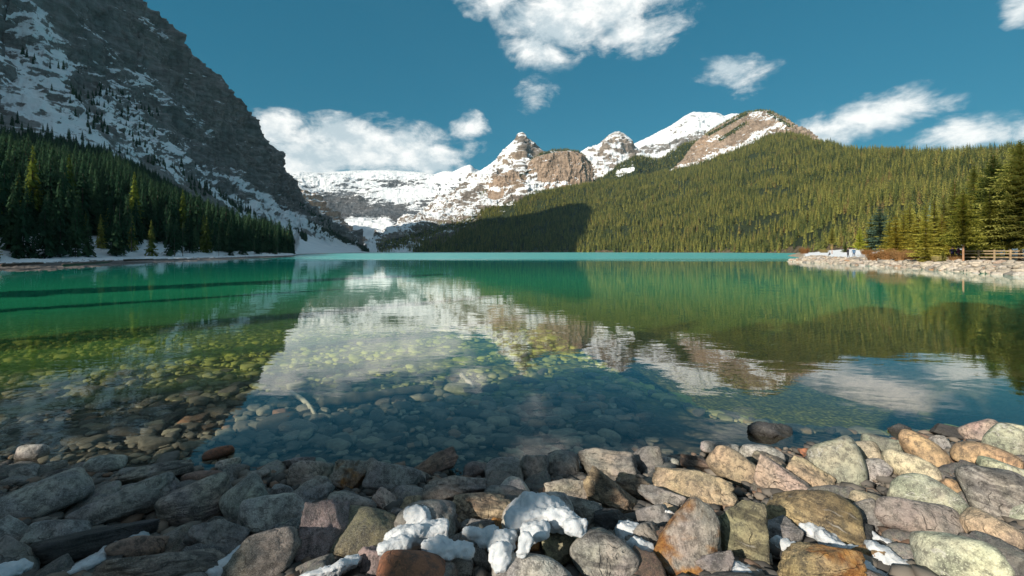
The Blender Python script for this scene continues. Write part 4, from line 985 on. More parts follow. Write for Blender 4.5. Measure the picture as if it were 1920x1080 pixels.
# ------------------------------------------------------------------ boulders of the near bank
PAL = {'gy': (.36,.345,.33), 'dg': (.235,.225,.22), 'tg': (.32,.32,.31), 'bg': (.315,.285,.26), 'br': (.24,.17,.135), 'tn': (.42,.335,.235), 'cr': (.48,.41,.31),
       'gn': (.36,.375,.29), 'or': (.46,.32,.20), 'pk': (.44,.35,.31), 'pu': (.26,.205,.21), 'rd': (.26,.115,.07), 'yl': (.40,.32,.18), 'ol': (.26,.24,.16), 'pg': (.32,.31,.29), 'bk': (.06,.06,.062), 'og': (.42,.22,.09)}
BOULD = [  # px, py, long, short, angle, style, material, colour, label
 (61,849,66,30,8,'river','plain','gy','smooth grey boulder standing in the water at the far left, nearest the left edge'),
 (44,886,55,28,15,'block','plain','gy','grey angular boulder with a pale edge, below the smooth one at the far left waterline'),
 (100,875,52,20,10,'slab','banded','pg','pale flat schist stone second from the left along the waterline'),
 (114,889,56,17,12,'slab','banded','gy','thin grey schist stone just under the pale flat one at the left waterline'),
 (198,871,82,36,8,'river','river','pg','pale smooth oval boulder with a white tip at the left waterline'),
 (293,885,142,30,13,'slab','banded','bg','long brownish schist slab lying along the left waterline'),
 (80,934,212,64,24,'river','plain','tg','very long blue-grey boulder reaching in from the left edge'),
 (236,946,205,60,22,'slab','plain','dg','broad dark slab half covered by the water behind the yellow-tipped oval boulder'),
 (18,1003,80,58,5,'round','plain','tg','rounded blue-grey boulder cut by the left edge'),
 (108,1000,122,50,6,'round','plain','tg','blue-grey boulder above the dark cracked slab in the lower left'),
 (28,1056,118,76,-12,'round','plain','dg','dark round boulder in the bottom left corner with snow against it'),
 (180,1014,250,46,15,'slab','plain','bk','long black slab with a pale straight top edge in the lower left'),
 (366,945,152,80,26,'river','banded','bg','large brown-grey oval boulder with an ochre yellow left tip'),
 (262,1026,124,42,4,'round','plain','br','brown rounded boulder with blue snow lying on its left shoulder'),
 (312,1064,250,50,8,'slab','banded','bg','low layered schist boulder with wavy grain at the bottom left'),
 (380,895,82,28,16,'river','plain','br','reddish oval stone right of the long schist slab at the waterline'),
 (410,849,62,22,12,'river','plain','rd','reddish brown stone standing alone in the water on the left'),
 (428,872,50,22,16,'round','plain','gy','small grey stone between the two reddish ones at the waterline'),
 (466,946,98,86,52,'river','plain','tg','dark blue-grey rounded boulder right of the yellow-tipped oval one'),
 (486,893,46,24,20,'block','granite','gy','small rough grey stone behind the dark blue-grey rounded boulder'),
 (529,922,42,28,-10,'round','granite','tg','small speckled grey stone wedged behind the big two-toned boulder'),
 (581,890,80,54,0,'round','plain','bg','rounded brown-grey boulder at the middle of the left waterline'),
 (660,896,80,62,15,'block','rusty','bg','jagged brown boulder with a red top corner at the waterline'),
 (591,927,76,54,45,'block','plain','dg','dark angular boulder below the rounded brown-grey one'),
 (516,972,138,84,18,'round','plain','gy','big two-toned grey boulder with a flat right facet, left of centre'),
 (660,945,92,40,-8,'river','plain','bg','low grey-brown boulder behind the tall purple-grey one'),
 (607,1006,136,86,72,'block','granite','pu','tall angular purple-grey boulder with a pointed top'),
 (496,1042,160,80,22,'slab','granite','bg','rough dark brown boulder with snow on its lower left side'),
 (412,1010,112,66,-10,'block','plain','dg','dark angular boulder under the yellow-tipped oval boulder'),
 (374,1044,70,46,10,'block','granite','dg','small dark boulder with a thin white edge, above the bottom left snow'),
 (735,899,98,58,-10,'round','granite','tg','blue-grey speckled boulder right of the jagged red-cornered one'),
 (691,999,120,96,5,'round','granite','ol','large rounded boulder with a pale yellow-green left face'),
 (702,1050,76,60,68,'block','plain','pu','pinkish purple boulder beside the rust-red one at the bottom'),
 (774,1078,132,92,0,'river','plain','rd','rust-red rounded boulder cut by the bottom edge'),
 (720,940,42,44,50,'block','plain','pk','small pinkish brown block behind the large yellow-green faced boulder'),
 (770,946,42,32,10,'block','plain','tn','small tan block right of the pinkish brown one'),
 (748,964,30,20,10,'block','granite','dg','tiny dark stone wedged above the snow-covered round boulder'),
 (797,984,112,98,10,'round','plain','dg','dark round boulder with a heap of snow on its left side'),
 (853,920,112,52,-3,'block','plain','bg','broad brown-grey boulder with a tan left end near the waterline'),
 (905,957,110,66,6,'block','banded','tn','sunlit tan wrinkled boulder left of the snow dome'),
 (817,870,84,36,25,'slab','plain','br','brown slab just under the water behind the blue-grey speckled boulder'),
 (890,881,40,30,0,'block','granite','pu','small pinkish grey stone left of the double grey boulder'),
 (945,886,72,58,12,'round','granite','gy','grey boulder with a groove down its middle at the centre of the waterline'),
 (1001,886,52,66,0,'block','plain','dg','dark faceted boulder right of the grooved grey one'),
 (1053,874,60,64,60,'round','plain','dg','dark upright egg-shaped boulder at the centre waterline'),
 (1140,872,112,54,-10,'slab','plain','bg','broad dark brown-grey boulder with a flat top near the centre waterline'),
 (948,927,80,34,-8,'river','plain','dg','low blue-grey boulder in shade behind the sunlit tan wrinkled one'),
 (1064,921,78,46,12,'block','plain','bg','brown-grey boulder with a sunlit tan lower face behind the snow dome'),
 (1142,934,114,58,-42,'block','banded','tn','ridged yellowish tan boulder with black cracks right of the snow dome'),
 (1196,917,90,40,-38,'slab','banded','tn','rough tan ledge right of the ridged yellowish boulder'),
 (1096,965,84,54,-20,'block','plain','dg','dark shaded boulder just right of the snow dome'),
 (1148,978,66,46,-15,'block','plain','bk','black shaded boulder below the ridged yellowish one'),
 (1008,968,136,84,4,'round','plain','gy','boulder buried under the large white snow dome'),
 (1052,1028,78,66,-20,'block','plain','ol','olive brown boulder below the snow dome'),
 (940,990,34,42,70,'block','rusty','og','bright orange pointed rock left of the snow dome'),
 (896,988,62,28,-5,'block','plain','dg','small dark boulder under the sunlit tan wrinkled one'),
 (1000,1074,156,74,-4,'river','plain','gy','smooth blue-grey boulder cut by the bottom edge at the centre'),
 (1132,1046,130,98,112,'river','banded','gy','tall smooth grey boulder leaning left, just right of the bottom centre'),
 (908,1052,66,34,-58,'slab','granite','dg','thin dark slab left of the olive brown boulder'),
 (920,1024,34,30,-40,'block','rusty','or','orange-brown rock poking out of the snow left of centre'),
 (985,1032,56,36,10,'block','rusty','og','rust-orange rock under the lower edge of the snow dome'),
 (862,1062,44,48,80,'round','granite','tg','blue-grey stone right of the rust-red boulder'),
 (1382,883,124,58,-38,'river','plain','tn','smooth tan egg-shaped boulder tilted upright, the one with the sharpest shadow'),
 (1350,841,76,26,-12,'river','plain','gy','smooth grey boulder behind the tan egg-shaped one at the waterline'),
 (1428,853,88,36,-14,'river','plain','gy','grey-brown boulder behind the cream one, right of the tan egg'),
 (1440,868,66,36,-28,'block','banded','cr','cream wrinkled boulder right of the tan egg-shaped one'),
 (1462,903,110,52,-34,'block','plain','pk','pinkish white boulder under the right side of the tan egg'),
 (1300,914,150,64,-8,'block','plain','tn','wide tan boulder with a shaded hollow, left of the tan egg'),
 (1330,922,58,46,-50,'block','plain','bg','dark grey-brown chunk leaning on the wide tan boulder'),
 (1213,866,62,54,-40,'round','granite','dg','dark grey boulder with a pale top at the waterline right of centre'),
 (1304,870,58,28,-15,'block','banded','br','small brown rough stone left of the tan egg at the waterline'),
 (1257,868,34,20,-20,'river','plain','gy','little grey pebble-like stone at the waterline right of centre'),
 (1296,1020,146,124,75,'round','rusty','bg','huge grey boulder with a rusty orange stain on its lower right face'),
 (1390,1008,150,96,100,'block','banded','ol','upright squared boulder with a sunlit tan top and dark front'),
 (1240,935,92,34,-22,'slab','plain','dg','dark narrow slab behind the huge rust-stained boulder'),
 (1230,976,66,56,0,'round','plain','dg','dark rounded stone in the gap left of the huge rust-stained boulder'),
 (1208,1014,72,66,-30,'round','plain','dg','dark boulder low in the gap right of the leaning grey boulder'),
 (1256,956,30,22,-30,'block','plain','tn','little tan stone with a dab of snow above the huge rust-stained boulder'),
 (1444,811,86,40,-16,'block','granite','bk','black wet boulder standing in the water right of centre'),
 (1486,807,34,14,-20,'slab','plain','bk','thin black stone touching the right side of the black wet boulder'),
 (1559,809,20,11,0,'round','plain','bk','tiny black stone showing above the water right of the black wet boulder'),
 (1576,877,130,88,-44,'river','river','gn','large pale green smooth boulder, the greenest on the right bank'),
 (1518,894,92,46,-34,'block','plain','tn','tan-grey boulder left of the large pale green one'),
 (1512,850,30,18,-10,'block','plain','rd','small reddish stone at the waterline left of the large pale green boulder'),
 (1522,967,180,92,-14,'round','banded','yl','very large boulder with a cracked ochre left half and grey right half'),
 (1536,1062,172,76,-16,'block','rusty','yl','bright ochre and orange striped boulder at the bottom right of centre'),
 (1630,1037,62,30,-5,'block','rusty','ol','mottled brown stone lying on the snow at the lower right'),
 (1825,789,56,20,3,'river','plain','gy','grey boulder farthest up the right waterline'),
 (1841,811,82,44,4,'river','plain','pk','tan-pink boulder just below the grey one farthest up the right bank'),
 (1904,806,52,20,-14,'river','river','gn','small pale green boulder at the right edge by the waterline'),
 (1900,834,112,60,-24,'river','river','gn','broad greenish boulder at the right edge below the tan-pink one'),
 (1745,778,52,11,-8,'slab','plain','bk','low black stone awash in the water off the right bank'),
 (1688,808,44,26,-5,'block','granite','bk','black rough stone in the water left of the orange boulder'),
 (1778,809,72,22,-12,'slab','plain','bk','flat black wet rock between the water and the tan-pink boulder'),
 (1737,851,134,50,-34,'river','plain','or','glowing orange-tan boulder slanting down the middle of the right bank'),
 (1766,834,46,26,-38,'slab','plain','gy','grey wedge behind the upper end of the orange-tan slanting boulder'),
 (1846,856,140,46,-15,'river','plain','or','long orange boulder below the tan-pink one on the right bank'),
 (1657,836,92,32,-16,'river','granite','gn','speckled grey-green boulder left of the orange-tan slanting one'),
 (1708,879,124,50,-24,'river','plain','cr','pale cream boulder with a shadow across its left end'),
 (1626,855,66,46,-44,'river','plain','cr','cream boulder just behind the right edge of the large pale green one'),
 (1640,884,54,56,-60,'round','plain','gy','shaded grey boulder between the large pale green and the cream ones'),
 (1740,934,156,74,-26,'river','river','gn','large grey-green boulder with its left end in shade, below the cream one'),
 (1622,936,66,28,-22,'river','plain','cr','small cream boulder tip under the lower right of the large pale green one'),
 (1722,978,172,74,-16,'river','plain','bg','large dark brown-grey smooth boulder in the lower right'),
 (1876,932,168,100,-34,'river','banded','pg','largest grey boulder at the right edge, streaked with brown below'),
 (1790,927,76,40,-42,'river','plain','or','orange-cream boulder squeezed left of the largest right-edge boulder'),
 (1910,960,54,62,-70,'river','river','gn','pale mint green boulder at the right edge'),
 (1866,1002,158,56,-30,'round','plain','tn','long orange-tan boulder slanting towards the lower right corner'),
 (1798,1050,196,88,-18,'river','river','gn','biggest pale green-tan boulder at the bottom right'),
 (1882,882,112,28,-20,'river','river','gn','flat greenish white boulder above the largest right-edge boulder'),
 (1620,972,84,60,-20,'round','plain','dg','dark boulder in shade right of the ochre and grey very large one'),
 (1606,1000,70,40,-25,'slab','plain','bk','black slab in shade above the snow at the lower right'),
 (1905,1060,90,50,-30,'round','plain','dg','dark boulder in the bottom right corner'),
 (1465,1000,60,70,80,'block','plain','dg','dark boulder between the upright squared one and the ochre cracked one'),
 (1345,1062,70,50,0,'block','plain','dg','dark block at the bottom between the huge rust-stained and ochre striped boulders'),
 (560,868,60,20,5,'slab','plain','dg','dark thin slab just under the water left of the waterline middle'),
]
SUBM = [
 (436,775,46,18,8,'river','plain','rd','reddish brown stone under the water at the edge of the green shallows'),
 (296,832,52,18,12,'river','plain','or','amber stone under the water above the long schist slab'),
 (323,844,30,12,5,'river','plain','yl','small yellow stone under the water right of the amber one'),
 (242,868,46,22,10,'river','plain','ol','olive stone under the water between the pale oval boulder and the schist slab'),
 (846,774,28,19,5,'river','plain','og','orange stone under the water left of centre'),
 (868,765,42,18,22,'river','plain','br','brown flat stone touching the orange one under the water'),
 (885,774,20,10,8,'river','plain','yl','small yellow stone under the water right of the orange one'),
 (924,758,22,14,5,'river','plain','tn','small tan stone under the water above the yellow one'),
 (872,792,66,22,8,'slab','plain','dg','dark flat slab under the water just below the orange stone'),
 (832,790,14,12,0,'river','plain','rd','tiny red stone under the water left of the dark flat slab'),
 (1091,781,20,10,0,'river','plain','rd','small red stone under the water right of centre'),
 (1090,794,22,12,0,'river','plain','or','small orange-tan stone under the water right below the small red one'),
 (1147,791,48,22,-3,'river','plain','pu','purple oval stone under the water right of centre'),
 (1186,788,30,18,-15,'river','plain','pk','pinkish stone under the water right of the purple oval one'),
 (840,713,52,16,-8,'river','plain','gn','pale green flat stone far out under the water near centre'),
 (905,712,20,14,10,'river','plain','gn','small pale green round stone far out under the water near centre'),
 (745,866,60,26,5,'river','plain','gy','grey lozenge-shaped stone under the water left of centre'),
 (1110,842,92,46,20,'slab','plain','gy','broad grey slab under the water behind the dark egg-shaped boulder'),
 (850,845,130,40,8,'slab','plain','bg','broad brown-grey slab under the water left of centre'),
 (498,858,120,26,12,'slab','plain','dg','long dark slab under the water above the waterline on the left'),
 (1240,728,60,22,-4,'river','plain','gy','pale oval stone far out under the water right of centre'),
 (1330,745,46,18,-6,'river','plain','gy','rounded grey stone far out under the deep water right of centre'),
 (1120,716,50,20,5,'river','plain','gy','grey oval stone far out under the water right of the pale plank')]
rb = np.random.RandomState(11)
def eye_frame(px, py):
    n = np.array([(px - CX) / F, 1.0, (HY - py) / F]); return n
def place_rock(px, py, L, Wd, ang, style, mat, colr, sub, seed, zf, lift=.34, depth=1.0, name='boulder', jit=.10):
    n = eye_frame(px, py); zt = 0
    size = .5 * (L + Wd) / 2 / F
    Yv = np.geomspace(1.2, 60, 1500); g = zf(n[0] * Yv, Yv) + lift * 2 * size * Yv * .5 - (H + n[2] * Yv)
    k = np.argmax(g > 0) if (g > 0).any() else np.argmin(np.abs(g)); Y = float(Yv[k])
    C = np.array([0, 0, H]) + n * Y
    # ellipsoid whose outline from the lakeside matches the stone's proportions
    nn = n / np.linalg.norm(n); e1 = np.cross(nn, [0, 0, 1]); e1 /= np.linalg.norm(e1); e2 = np.cross(e1, nn)
    J = F / Y * np.array([[1, -n[0], 0], [0, -n[2], 1]])          # px right, up
    M_ = J @ np.stack([e1, e2], 1)
    a = R(ang); U = np.array([[math.cos(a), -math.sin(a)], [math.sin(a), math.cos(a)]])
    Pm = U @ np.diag([(L / 2) ** 2, (Wd / 2) ** 2]) @ U.T
    Mi = np.linalg.inv(M_); A2 = Mi @ Pm @ Mi.T; w_, v_ = np.linalg.eigh(A2); ax = np.sqrt(w_)
    a1 = np.stack([e1, e2], 1) @ v_[:, 1]; a0 = np.stack([e1, e2], 1) @ v_[:, 0]
    dep = math.sqrt(ax[0] * ax[1]) * .95 * depth
    V, Fc = rock_unit(seed, style, sub)
    B = np.stack([a1 * ax[1], nn * dep, a0 * ax[0]], 1)
    if np.linalg.det(B) < 0: B[:, 1] *= -1
    V = V @ B.T
    me = mesh_np(name, V, Fc, True)
    o = link(name, me, [RM[mat]], loc=tuple(float(c) for c in C))
    c = np.array(PAL[colr]) * (1 + jit * rb.normal()); o.color = (*np.clip(c, .01, .9), 1)
    return o, C, ax, V
ROCKS = []
zf0 = lambda X, Y: bankz(X, Y)
for i, (px, py, L, Wd, an, st, mt, cl, lab) in enumerate(BOULD):
    o, C, ax, V = place_rock(px, py, L * 1.02, Wd * 1.04, an, st, mt, cl, 5 if L > 48 else 4, 1000 + i * 7, zf0)
    tag(o, lab, 'boulder'); ROCKS.append((o, V + C))
# two trickier stones keep their own colours: an ochre tip and a split tone come from the rusty and banded grain
for i, (px, py, L, Wd, an, st, mt, cl, lab) in enumerate(SUBM):
    o, C, ax, V = place_rock(px, py, L, Wd, an, st, mt, cl, 4, 3000 + i * 7, lambda X, Y: np.where(bankz(X, Y) > -.10, -.10, bankz(X, Y)) - .03, lift=-.55, depth=1.1)
    tag(o, lab, 'stone')
# smaller cobbles filling the gaps on the bank, one by one
cob = [mesh_np('cobble', *[f(*rock_unit(4000 + k, ['round', 'block', 'river', 'slab', 'block'][k % 5], 4)) for f in (lambda V, Fc: V * np.array([1.2, .85, .65]), lambda V, Fc: Fc)], True) for k in range(10)]
for k, me in enumerate(cob): me.materials.append(RM[['plain', 'granite', 'river', 'banded', 'plain'][k % 5]])
tones = ['gy', 'dg', 'tg', 'bg', 'br', 'dg', 'gy', 'pg', 'bg', 'tg']
n_c = 0
def add_cobble(X, Y, s_, lift, name, label, cat, group, tn=None):
    k = rb.randint(10); o = link(name, cob[k]); z0 = float(bankz(X, Y))
    o.location = (X, Y, z0 + lift * s_); o.scale = (s_, s_, s_)
    o.rotation_euler = (rb.normal() * .35, rb.normal() * .35, rb.uniform(0, 6.28))
    c = np.array(PAL[tn or tones[rb.randint(10)]]) * (1 + .15 * rb.normal()); o.color = (*np.clip(c, .01, .9), 1)
    tag(o, label, cat, group); return o
for gy_ in range(13):
    for gx in range(-13, 14):
        Y = 1.55 + gy_ * .23; X = gx * .075 * (2.3 + Y * .9) + rb.normal() * .06; Y += rb.normal() * .06
        if Y > float(np.interp(X, Yw_x, Yw_y)) + .02 or abs(X) > 1.32 * Y + .2: continue
        if rb.rand() < .42: continue
        if n_c < 125:
            add_cobble(X, Y, rb.uniform(.07, .15), -.25, 'cobble', 'small dark cobble filling a gap between the larger boulders of the bank', 'stone', 'cobbles filling the gaps of the bank'); n_c += 1
# the bank goes on past both edges of the picture
for k in range(90):
    sd = 1 if k % 3 else -1; Y = rb.uniform(.3, 5.0); X = sd * (1.30 * Y + rb.rand() * 4.2 + .25)
    if Y > float(np.interp(X, Yw_x, Yw_y)) + .1: continue
    add_cobble(X, Y, rb.uniform(.12, .30), .12, 'boulder', 'weathered boulder of the bank beyond the ' + ('right' if sd > 0 else 'left') + ' edge of the picture', 'boulder', 'boulders of the bank beyond the ' + ('right' if sd > 0 else 'left') + ' edge', ['tn', 'gy', 'bg', 'gn', 'pg', 'cr', 'gy'][k % 7] if sd > 0 else None)
# fine gravel between them
def bank_gravel():
    rs = np.random.RandomState(66); Vs, Fs, Ts = [], [], []; off = 0
    units = [rock_unit(5200 + i, ['block', 'round', 'slab'][i % 3], 1) for i in range(8)]
    for q in range(8000):
        Y = rs.uniform(1.35, 4.9); X = rs.uniform(-1.3, 1.3) * Y
        if Y > float(np.interp(X, Yw_x, Yw_y)) + .0: continue
        s_ = .012 + .040 * rs.rand() ** 2; V, Fc = units[rs.randint(8)]; an = rs.uniform(0, 6.28); c_, sn = math.cos(an), math.sin(an)
        Q = (V * np.array([1.3, .9, .7]) * s_) @ np.array([[c_, -sn, 0], [sn, c_, 0], [0, 0, 1]])
        Vs.append(Q + np.array([X, Y, float(bankz(X, Y)) - .04 + .3 * s_ + .03 * rs.rand()])); Fs.append(Fc + off); off += len(V); Ts.append(np.full(len(V), rs.rand()))
    m, nt, out = material('bank_gravel_stone')
    a = nt.new('ShaderNodeAttribute', attribute_name='tone').outputs['Fac']
    c = nt.cramp(a, [(0, (.05, .048, .045)), (.4, (.12, .11, .10)), (.75, (.20, .175, .145)), (1, (.18, .11, .075))]); principled(nt, out, c, .8)
    o = link('gravel', mesh_np('gravel', np.concatenate(Vs), np.concatenate(Fs), False, {'tone': np.concatenate(Ts)}), [m])
    tag(o, 'fine gravel packed between the boulders of the bank', 'gravel', kind='stuff')
bank_gravel()
# stones on the lake bed
n_s = 0
while n_s < 120:
    Y = 4.4 + rb.rand() ** 1.3 * 4.5; X = rb.uniform(-1.15, .75) * Y
    if Y < float(np.interp(X, Yw_x, Yw_y)) + .65 or (X > 1.9 and float(bankz(X, Y)) > -.25): continue
    o = add_cobble(X, Y, rb.uniform(.05, .13) * (1 if rb.rand() > .12 else 1.4), .0, 'cobble', 'grey or brown stone lying on the lake bed under the clear shallow water', 'stone', 'stones on the lake bed', ['dg', 'bg', 'gy', 'dg', 'dg', 'br', 'br', 'bk'][rb.randint(8)])
    o.scale = (o.scale[0] * 1.15, o.scale[1], o.scale[2] * .7); o.rotation_euler = (rb.normal() * .12, rb.normal() * .12, rb.uniform(0, 6.28)); n_s += 1
def bed_stones():
    rs = np.random.RandomState(61); Vs, Fs, Ts = [], [], []; off = 0
    units = [rock_unit(5000 + i, ['river', 'slab', 'river', 'block'][i % 4], 2) for i in range(10)]
    units3 = [rock_unit(5000 + i, ['river', 'slab', 'river', 'block'][i % 4], 3) for i in range(10)]
    for q in range(7600):
        s__ = .026 + .085 * rs.rand() ** 2.6; Y = 4.1 + 17 * rs.rand() ** 1.5; X = rs.uniform(-1.25, 1.25) * Y
        if Y < float(np.interp(X, Yw_x, Yw_y)) + (.5 if s__ > .06 else .12) or (X > 1.6 and float(bankz(X, Y)) > -.28): continue
        s_ = s__
        if rs.rand() < .03: s_ *= 1.8
        V, Fc = (units3 if Y < 8 else units)[rs.randint(10)]; an = rs.normal() * .6 + .5; c_, sn = math.cos(an), math.sin(an)
        Q = (V * np.array([1.35, .9, .45]) * s_) @ np.array([[c_, -sn, 0], [sn, c_, 0], [0, 0, 1]])
        Vs.append(Q + np.array([X, Y, float(bankz(X, Y)) - .03 + .30 * s_])); Fs.append(Fc + off); off += len(V); Ts.append(np.full(len(V), rs.rand()))
    m, nt, out = material('submerged_stone')
    a = nt.new('ShaderNodeAttribute', attribute_name='tone').outputs['Fac']; P = nt.new('ShaderNodeNewGeometry').outputs['Position']
    c = nt.cramp(a, [(0, (.05, .048, .045)), (.3, (.115, .108, .098)), (.6, (.18, .165, .145)), (.9, (.27, .25, .20)), (1, (.24, .13, .08))])
    n = nt.noise(P, 18, 5, .65); z = nt.xyz(P)[2]
    c = nt.mix(nt.ramp(n, .35, .65, .45, 0), c, (.04, .04, .035))
    dz = nt.math('ADD', z, nt.math('MULTIPLY', nt.math('SUBTRACT', nt.noise(P, .8, 4), .5), .4))
    c = nt.mix(nt.ramp(dz, -.15, -.75, 0, .92), c, nt.mix(nt.math('ADD', nt.math('MULTIPLY', a, .6), nt.math('MULTIPLY', n, .4)), (.17, .21, .04), (.52, .56, .11)))
    principled(nt, out, c, .85, nt.bump(n, .4, .02))
    o = link('submerged_stones', mesh_np('submerged_stones', np.concatenate(Vs), np.concatenate(Fs), True, {'tone': np.concatenate(Ts)}), [m])
    tag(o, 'countless small stones covering the lake bed, algae green further out', 'stones', kind='stuff')
bed_stones()

# sunken logs and driftwood
M_wood = simple('sodden_wood', (.075, .070, .055), .8, .35, 9); M_wood2 = simple('pale_driftwood', (.36, .34, .29), .85, .25, 9)
def log_between(p0, p1, r, zf, mat, label, seed, name='sunken_log', lift=0.0):
    (x0, y0), (x1, y1) = p0, p1
    def g(px, py):
        n = eye_frame(px, py); Yv = np.geomspace(1.2, 300, 2000); e = zf(n[0] * Yv, Yv) + r + lift - (H + n[2] * Yv); k = np.argmax(e > 0) if (e > 0).any() else len(Yv) - 1
        return np.array([0, 0, H]) + n * Yv[k]
    A, B = g(x0, y0), g(x1, y1); N, M_ = 40, 12; ax = (B - A); Ln = np.linalg.norm(ax); ax = ax / Ln
    s1 = np.cross(ax, [0, 0, 1]); s1 /= np.linalg.norm(s1); s2 = np.cross(s1, ax); V = []
    for i in range(N + 1):
        f = i / N; c = A + (B - A) * f + s1 * .03 * Ln * math.sin(f * 3 + seed); rr = r * (1.1 - .45 * f) * (.02 if i in (0, N) else 1)
        for j in range(M_):
            t = 6.283 * j / M_; d = s1 * math.cos(t) + s2 * math.sin(t); V.append(c + d * rr * (1 + .15 * math.sin(3 * t + f * 9 + seed) + .1 * math.sin(7 * f * 6 + t)))
    Fc = [(i * M_ + j, i * M_ + (j + 1) % M_, (i + 1) * M_ + (j + 1) % M_, (i + 1) * M_ + j) for i in range(N) for j in range(M_)]
    o = link(name, mesh_np(name, np.array(V), Fc, True), [mat]); tag(o, label, 'log')
log_between((595,752),(802,730), .085, zf0, M_wood, 'long dark sunken log lying on the lake bed left of centre', 1)
log_between((868,703),(884,728), .045, zf0, M_wood2, 'short pale sunken plank near the middle of the shallows', 2)
log_between((545,735),(590,780), .035, zf0, M_wood2, 'pale crooked sunken branch at the left of the long dark log', 3)
log_between((1040,672),(1120,664), .07, zf0, M_wood2, 'thin pale sunken log far out beyond the centre shallows', 4)
zfl = lambda X, Y: 0 * X + .45
for k, (a, b, lab) in enumerate([((10,497),(75,493),'snow-dusted driftwood log near the left edge of the snowy shore'),((120,497),(205,490),'long driftwood log lying along the snowy left shore'),((228,488),(290,486),'short driftwood log at the end of the snowy left beach')]):
    log_between(a, b, .16, zfl, M_bark, lab, 5 + k, 'driftwood_log')

# ------------------------------------------------------------------ snow left between the boulders
def snow_mat():
    m, nt, out = material('old_snow')
    P = nt.new('ShaderNodeNewGeometry').outputs['Position']
    n = nt.noise(P, 30, 6, .6); n2 = nt.noise(P, 220, 3, .6)
    b = principled(nt, out, nt.mix(nt.ramp(n, .3, .7), (.46, .50, .54), (.60, .62, .64)), .6, nt.bump(nt.math('ADD', n, nt.math('MULTIPLY', n2, .25)), .55, .02), .3)
    b.inputs['Subsurface Weight'].default_value = .15; b.inputs['Subsurface Radius'].default_value = (.02, .03, .04); b.inputs['Subsurface Scale'].default_value = .4
    return m
M_snow = snow_mat()
def snow_heap(blobs, hl, label, seed, vox=.010):
    """one lumpy piece of old snow, grown together from overlapping mounds lying on the stones"""
    Vs, Fs, off = [], [], 0
    for q, b in enumerate(blobs):
        px, py, wp, hp = b[:4]; an = R(b[4]) if len(b) > 4 else 0.0
        n = eye_frame(px, py); Yv = np.geomspace(1.1, 6, 1500); g = bankz(n[0] * Yv, Yv) + hl - (H + n[2] * Yv); Y = float(Yv[np.argmax(g > 0)])
        C = np.array([0, 0, H]) + n * Y; nn = n / np.linalg.norm(n); e1 = np.cross(nn, [0, 0, 1]); e1 /= np.linalg.norm(e1); e2 = np.cross(e1, nn)
        a1 = e1 * math.cos(an) + e2 * math.sin(an); a2 = -e1 * math.sin(an) + e2 * math.cos(an); k = Y / F * .46 * abs(math.hypot(1, n[2]))
        V, Fc = rock_unit(seed + q, 'river', 3)
        V = V @ np.stack([a1 * wp * k * 1.05, nn * (wp + hp) * k * .46, a2 * hp * k * 1.05], 1).T
        Vs.append(V + C); Fs.append(Fc + off); off += len(V)
    me = mesh_np('tmp', np.concatenate(Vs), np.concatenate(Fs)); o = bpy.data.objects.new('tmp', me); COL.objects.link(o)
    rm = o.modifiers.new('r', 'REMESH'); rm.mode = 'VOXEL'; rm.voxel_size = vox
    sm = o.modifiers.new('s', 'SMOOTH'); sm.iterations = 16; sm.factor = .6
    m2 = bpy.data.meshes.new_from_object(o.evaluated_get(bpy.context.evaluated_depsgraph_get())); bpy.data.objects.remove(o)
    nv = len(m2.vertices); P = np.empty(nv * 3, np.float32); m2.vertices.foreach_get('co', P); N = np.empty(nv * 3, np.float32); m2.vertex_normals.foreach_get('vector', N)
    P = P.reshape(-1, 3).astype(float); N = N.reshape(-1, 3)
    P += N * (.016 * fbm(P * 14, 3, .6, seed) + .006 * fbm(P * 55, 3, .65, seed + 3) - .004)[:, None]
    m2.vertices.foreach_set('co', P.astype(np.float32).ravel()); m2.polygons.foreach_set('use_smooth', np.ones(len(m2.polygons), bool)); m2.update(); m2.materials.clear(); m2.name = 'snow_patch'
    tag(link('snow_patch', m2, [M_snow]), label, 'snow')
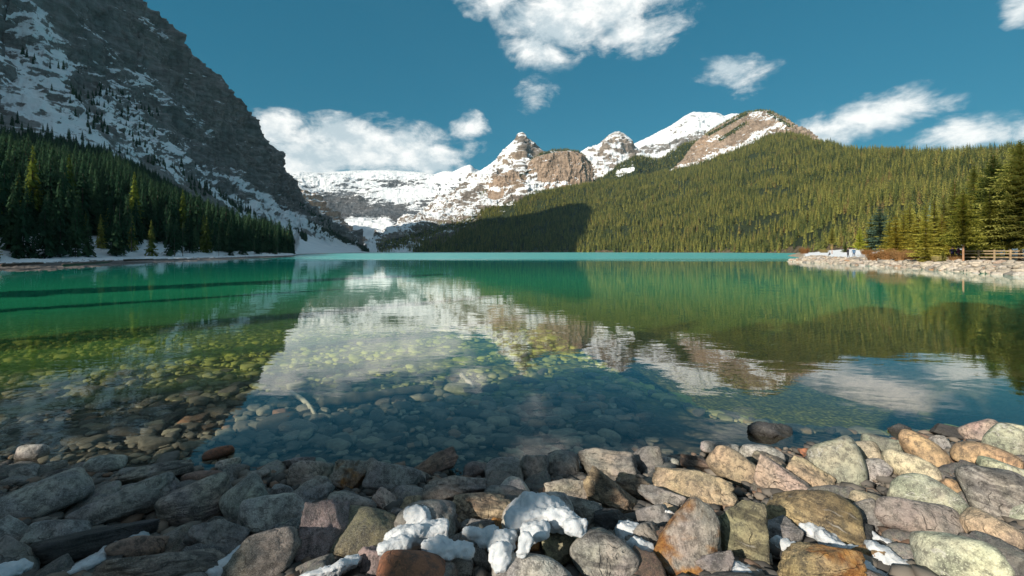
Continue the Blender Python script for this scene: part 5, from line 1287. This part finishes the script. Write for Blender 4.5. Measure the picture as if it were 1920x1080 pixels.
for i, (bl, hl, lab) in enumerate([
    ([(780,976,50,46),(800,1000,80,38),(764,1008,80,36),(738,1024,56,28),(822,1032,64,40),(866,1032,44,24)], .105, 'lumpy white snow heap on the left side of the dark round boulder'),
    ([(1012,960,104,54),(982,976,64,42),(1050,976,68,38),(1078,990,46,30),(1002,998,52,34),(984,1022,26,40)], .165, 'large bright snow dome near the bottom centre'),
    ([(890,1004,42,32),(916,1006,42,32),(944,1018,46,46),(938,1046,42,44)], .12, 'melting snow running down left of the olive brown boulder'),
    ([(640,1064,66,22,10),(596,1076,96,18,6),(668,1052,30,14,20)], .04, 'low snow strip at the bottom under the purple-grey boulder'),
    ([(1524,1004,44,44,40),(1550,1014,80,34,-20),(1480,1026,64,22),(1574,1032,70,26,-20)], .0, 'bluish snow drift above the ochre striped boulder'),
    ([(1598,1070,100,36),(1684,1066,90,40,-15),(1664,1026,70,24,-15),(1630,1052,70,30)], -.03, 'shaded snow patch around the mottled brown stone at the lower right'),
    ([(1188,1018,44,66,20),(1204,1044,44,50)], .02, 'blue shaded snow right of the tall leaning grey boulder'),
    ([(216,1038,84,26,18),(180,1052,80,28,18),(150,1070,70,24,15)], .0, 'blue shaded snow on the brown rounded boulder in the lower left'),
    ([(446,1052,52,34,25),(418,1070,66,34,15)], .02, 'shaded snow on the rough dark brown boulder at the bottom'),
    ([(14,1072,56,28)], .09, 'snow scrap in the bottom left corner'),
    ([(1254,961,26,9)], .16, 'dab of snow on the little tan stone'),
    ([(1378,1074,90,34)], .0, 'shaded snow scrap at the bottom under the upright squared boulder')]):
    snow_heap(bl, hl, lab, 900 + i * 11)

# ------------------------------------------------------------------ air
def haze(dens):
    m, nt, out = material('mountain_air')
    v = nt.new('ShaderNodeVolumePrincipled'); v.inputs['Color'].default_value = (.45, .78, .95, 1)
    v.inputs['Density'].default_value = dens; v.inputs['Anisotropy'].default_value = .0
    nt.l.new(v.outputs[0], out.inputs[1])
    bm = bmesh.new(); bmesh.ops.create_cube(bm, size=1)
    bmesh.ops.scale(bm, vec=(12000, 11000, 1500), verts=bm.verts); bmesh.ops.translate(bm, vec=(0, 3600, 736), verts=bm.verts)
    me = bpy.data.meshes.new('haze'); bm.to_mesh(me); bm.free()
    o = link('haze', me, [m]); tag(o, 'thin bluish mountain air between the shore and the far peaks', 'haze', kind='stuff')
haze(2.7e-5)
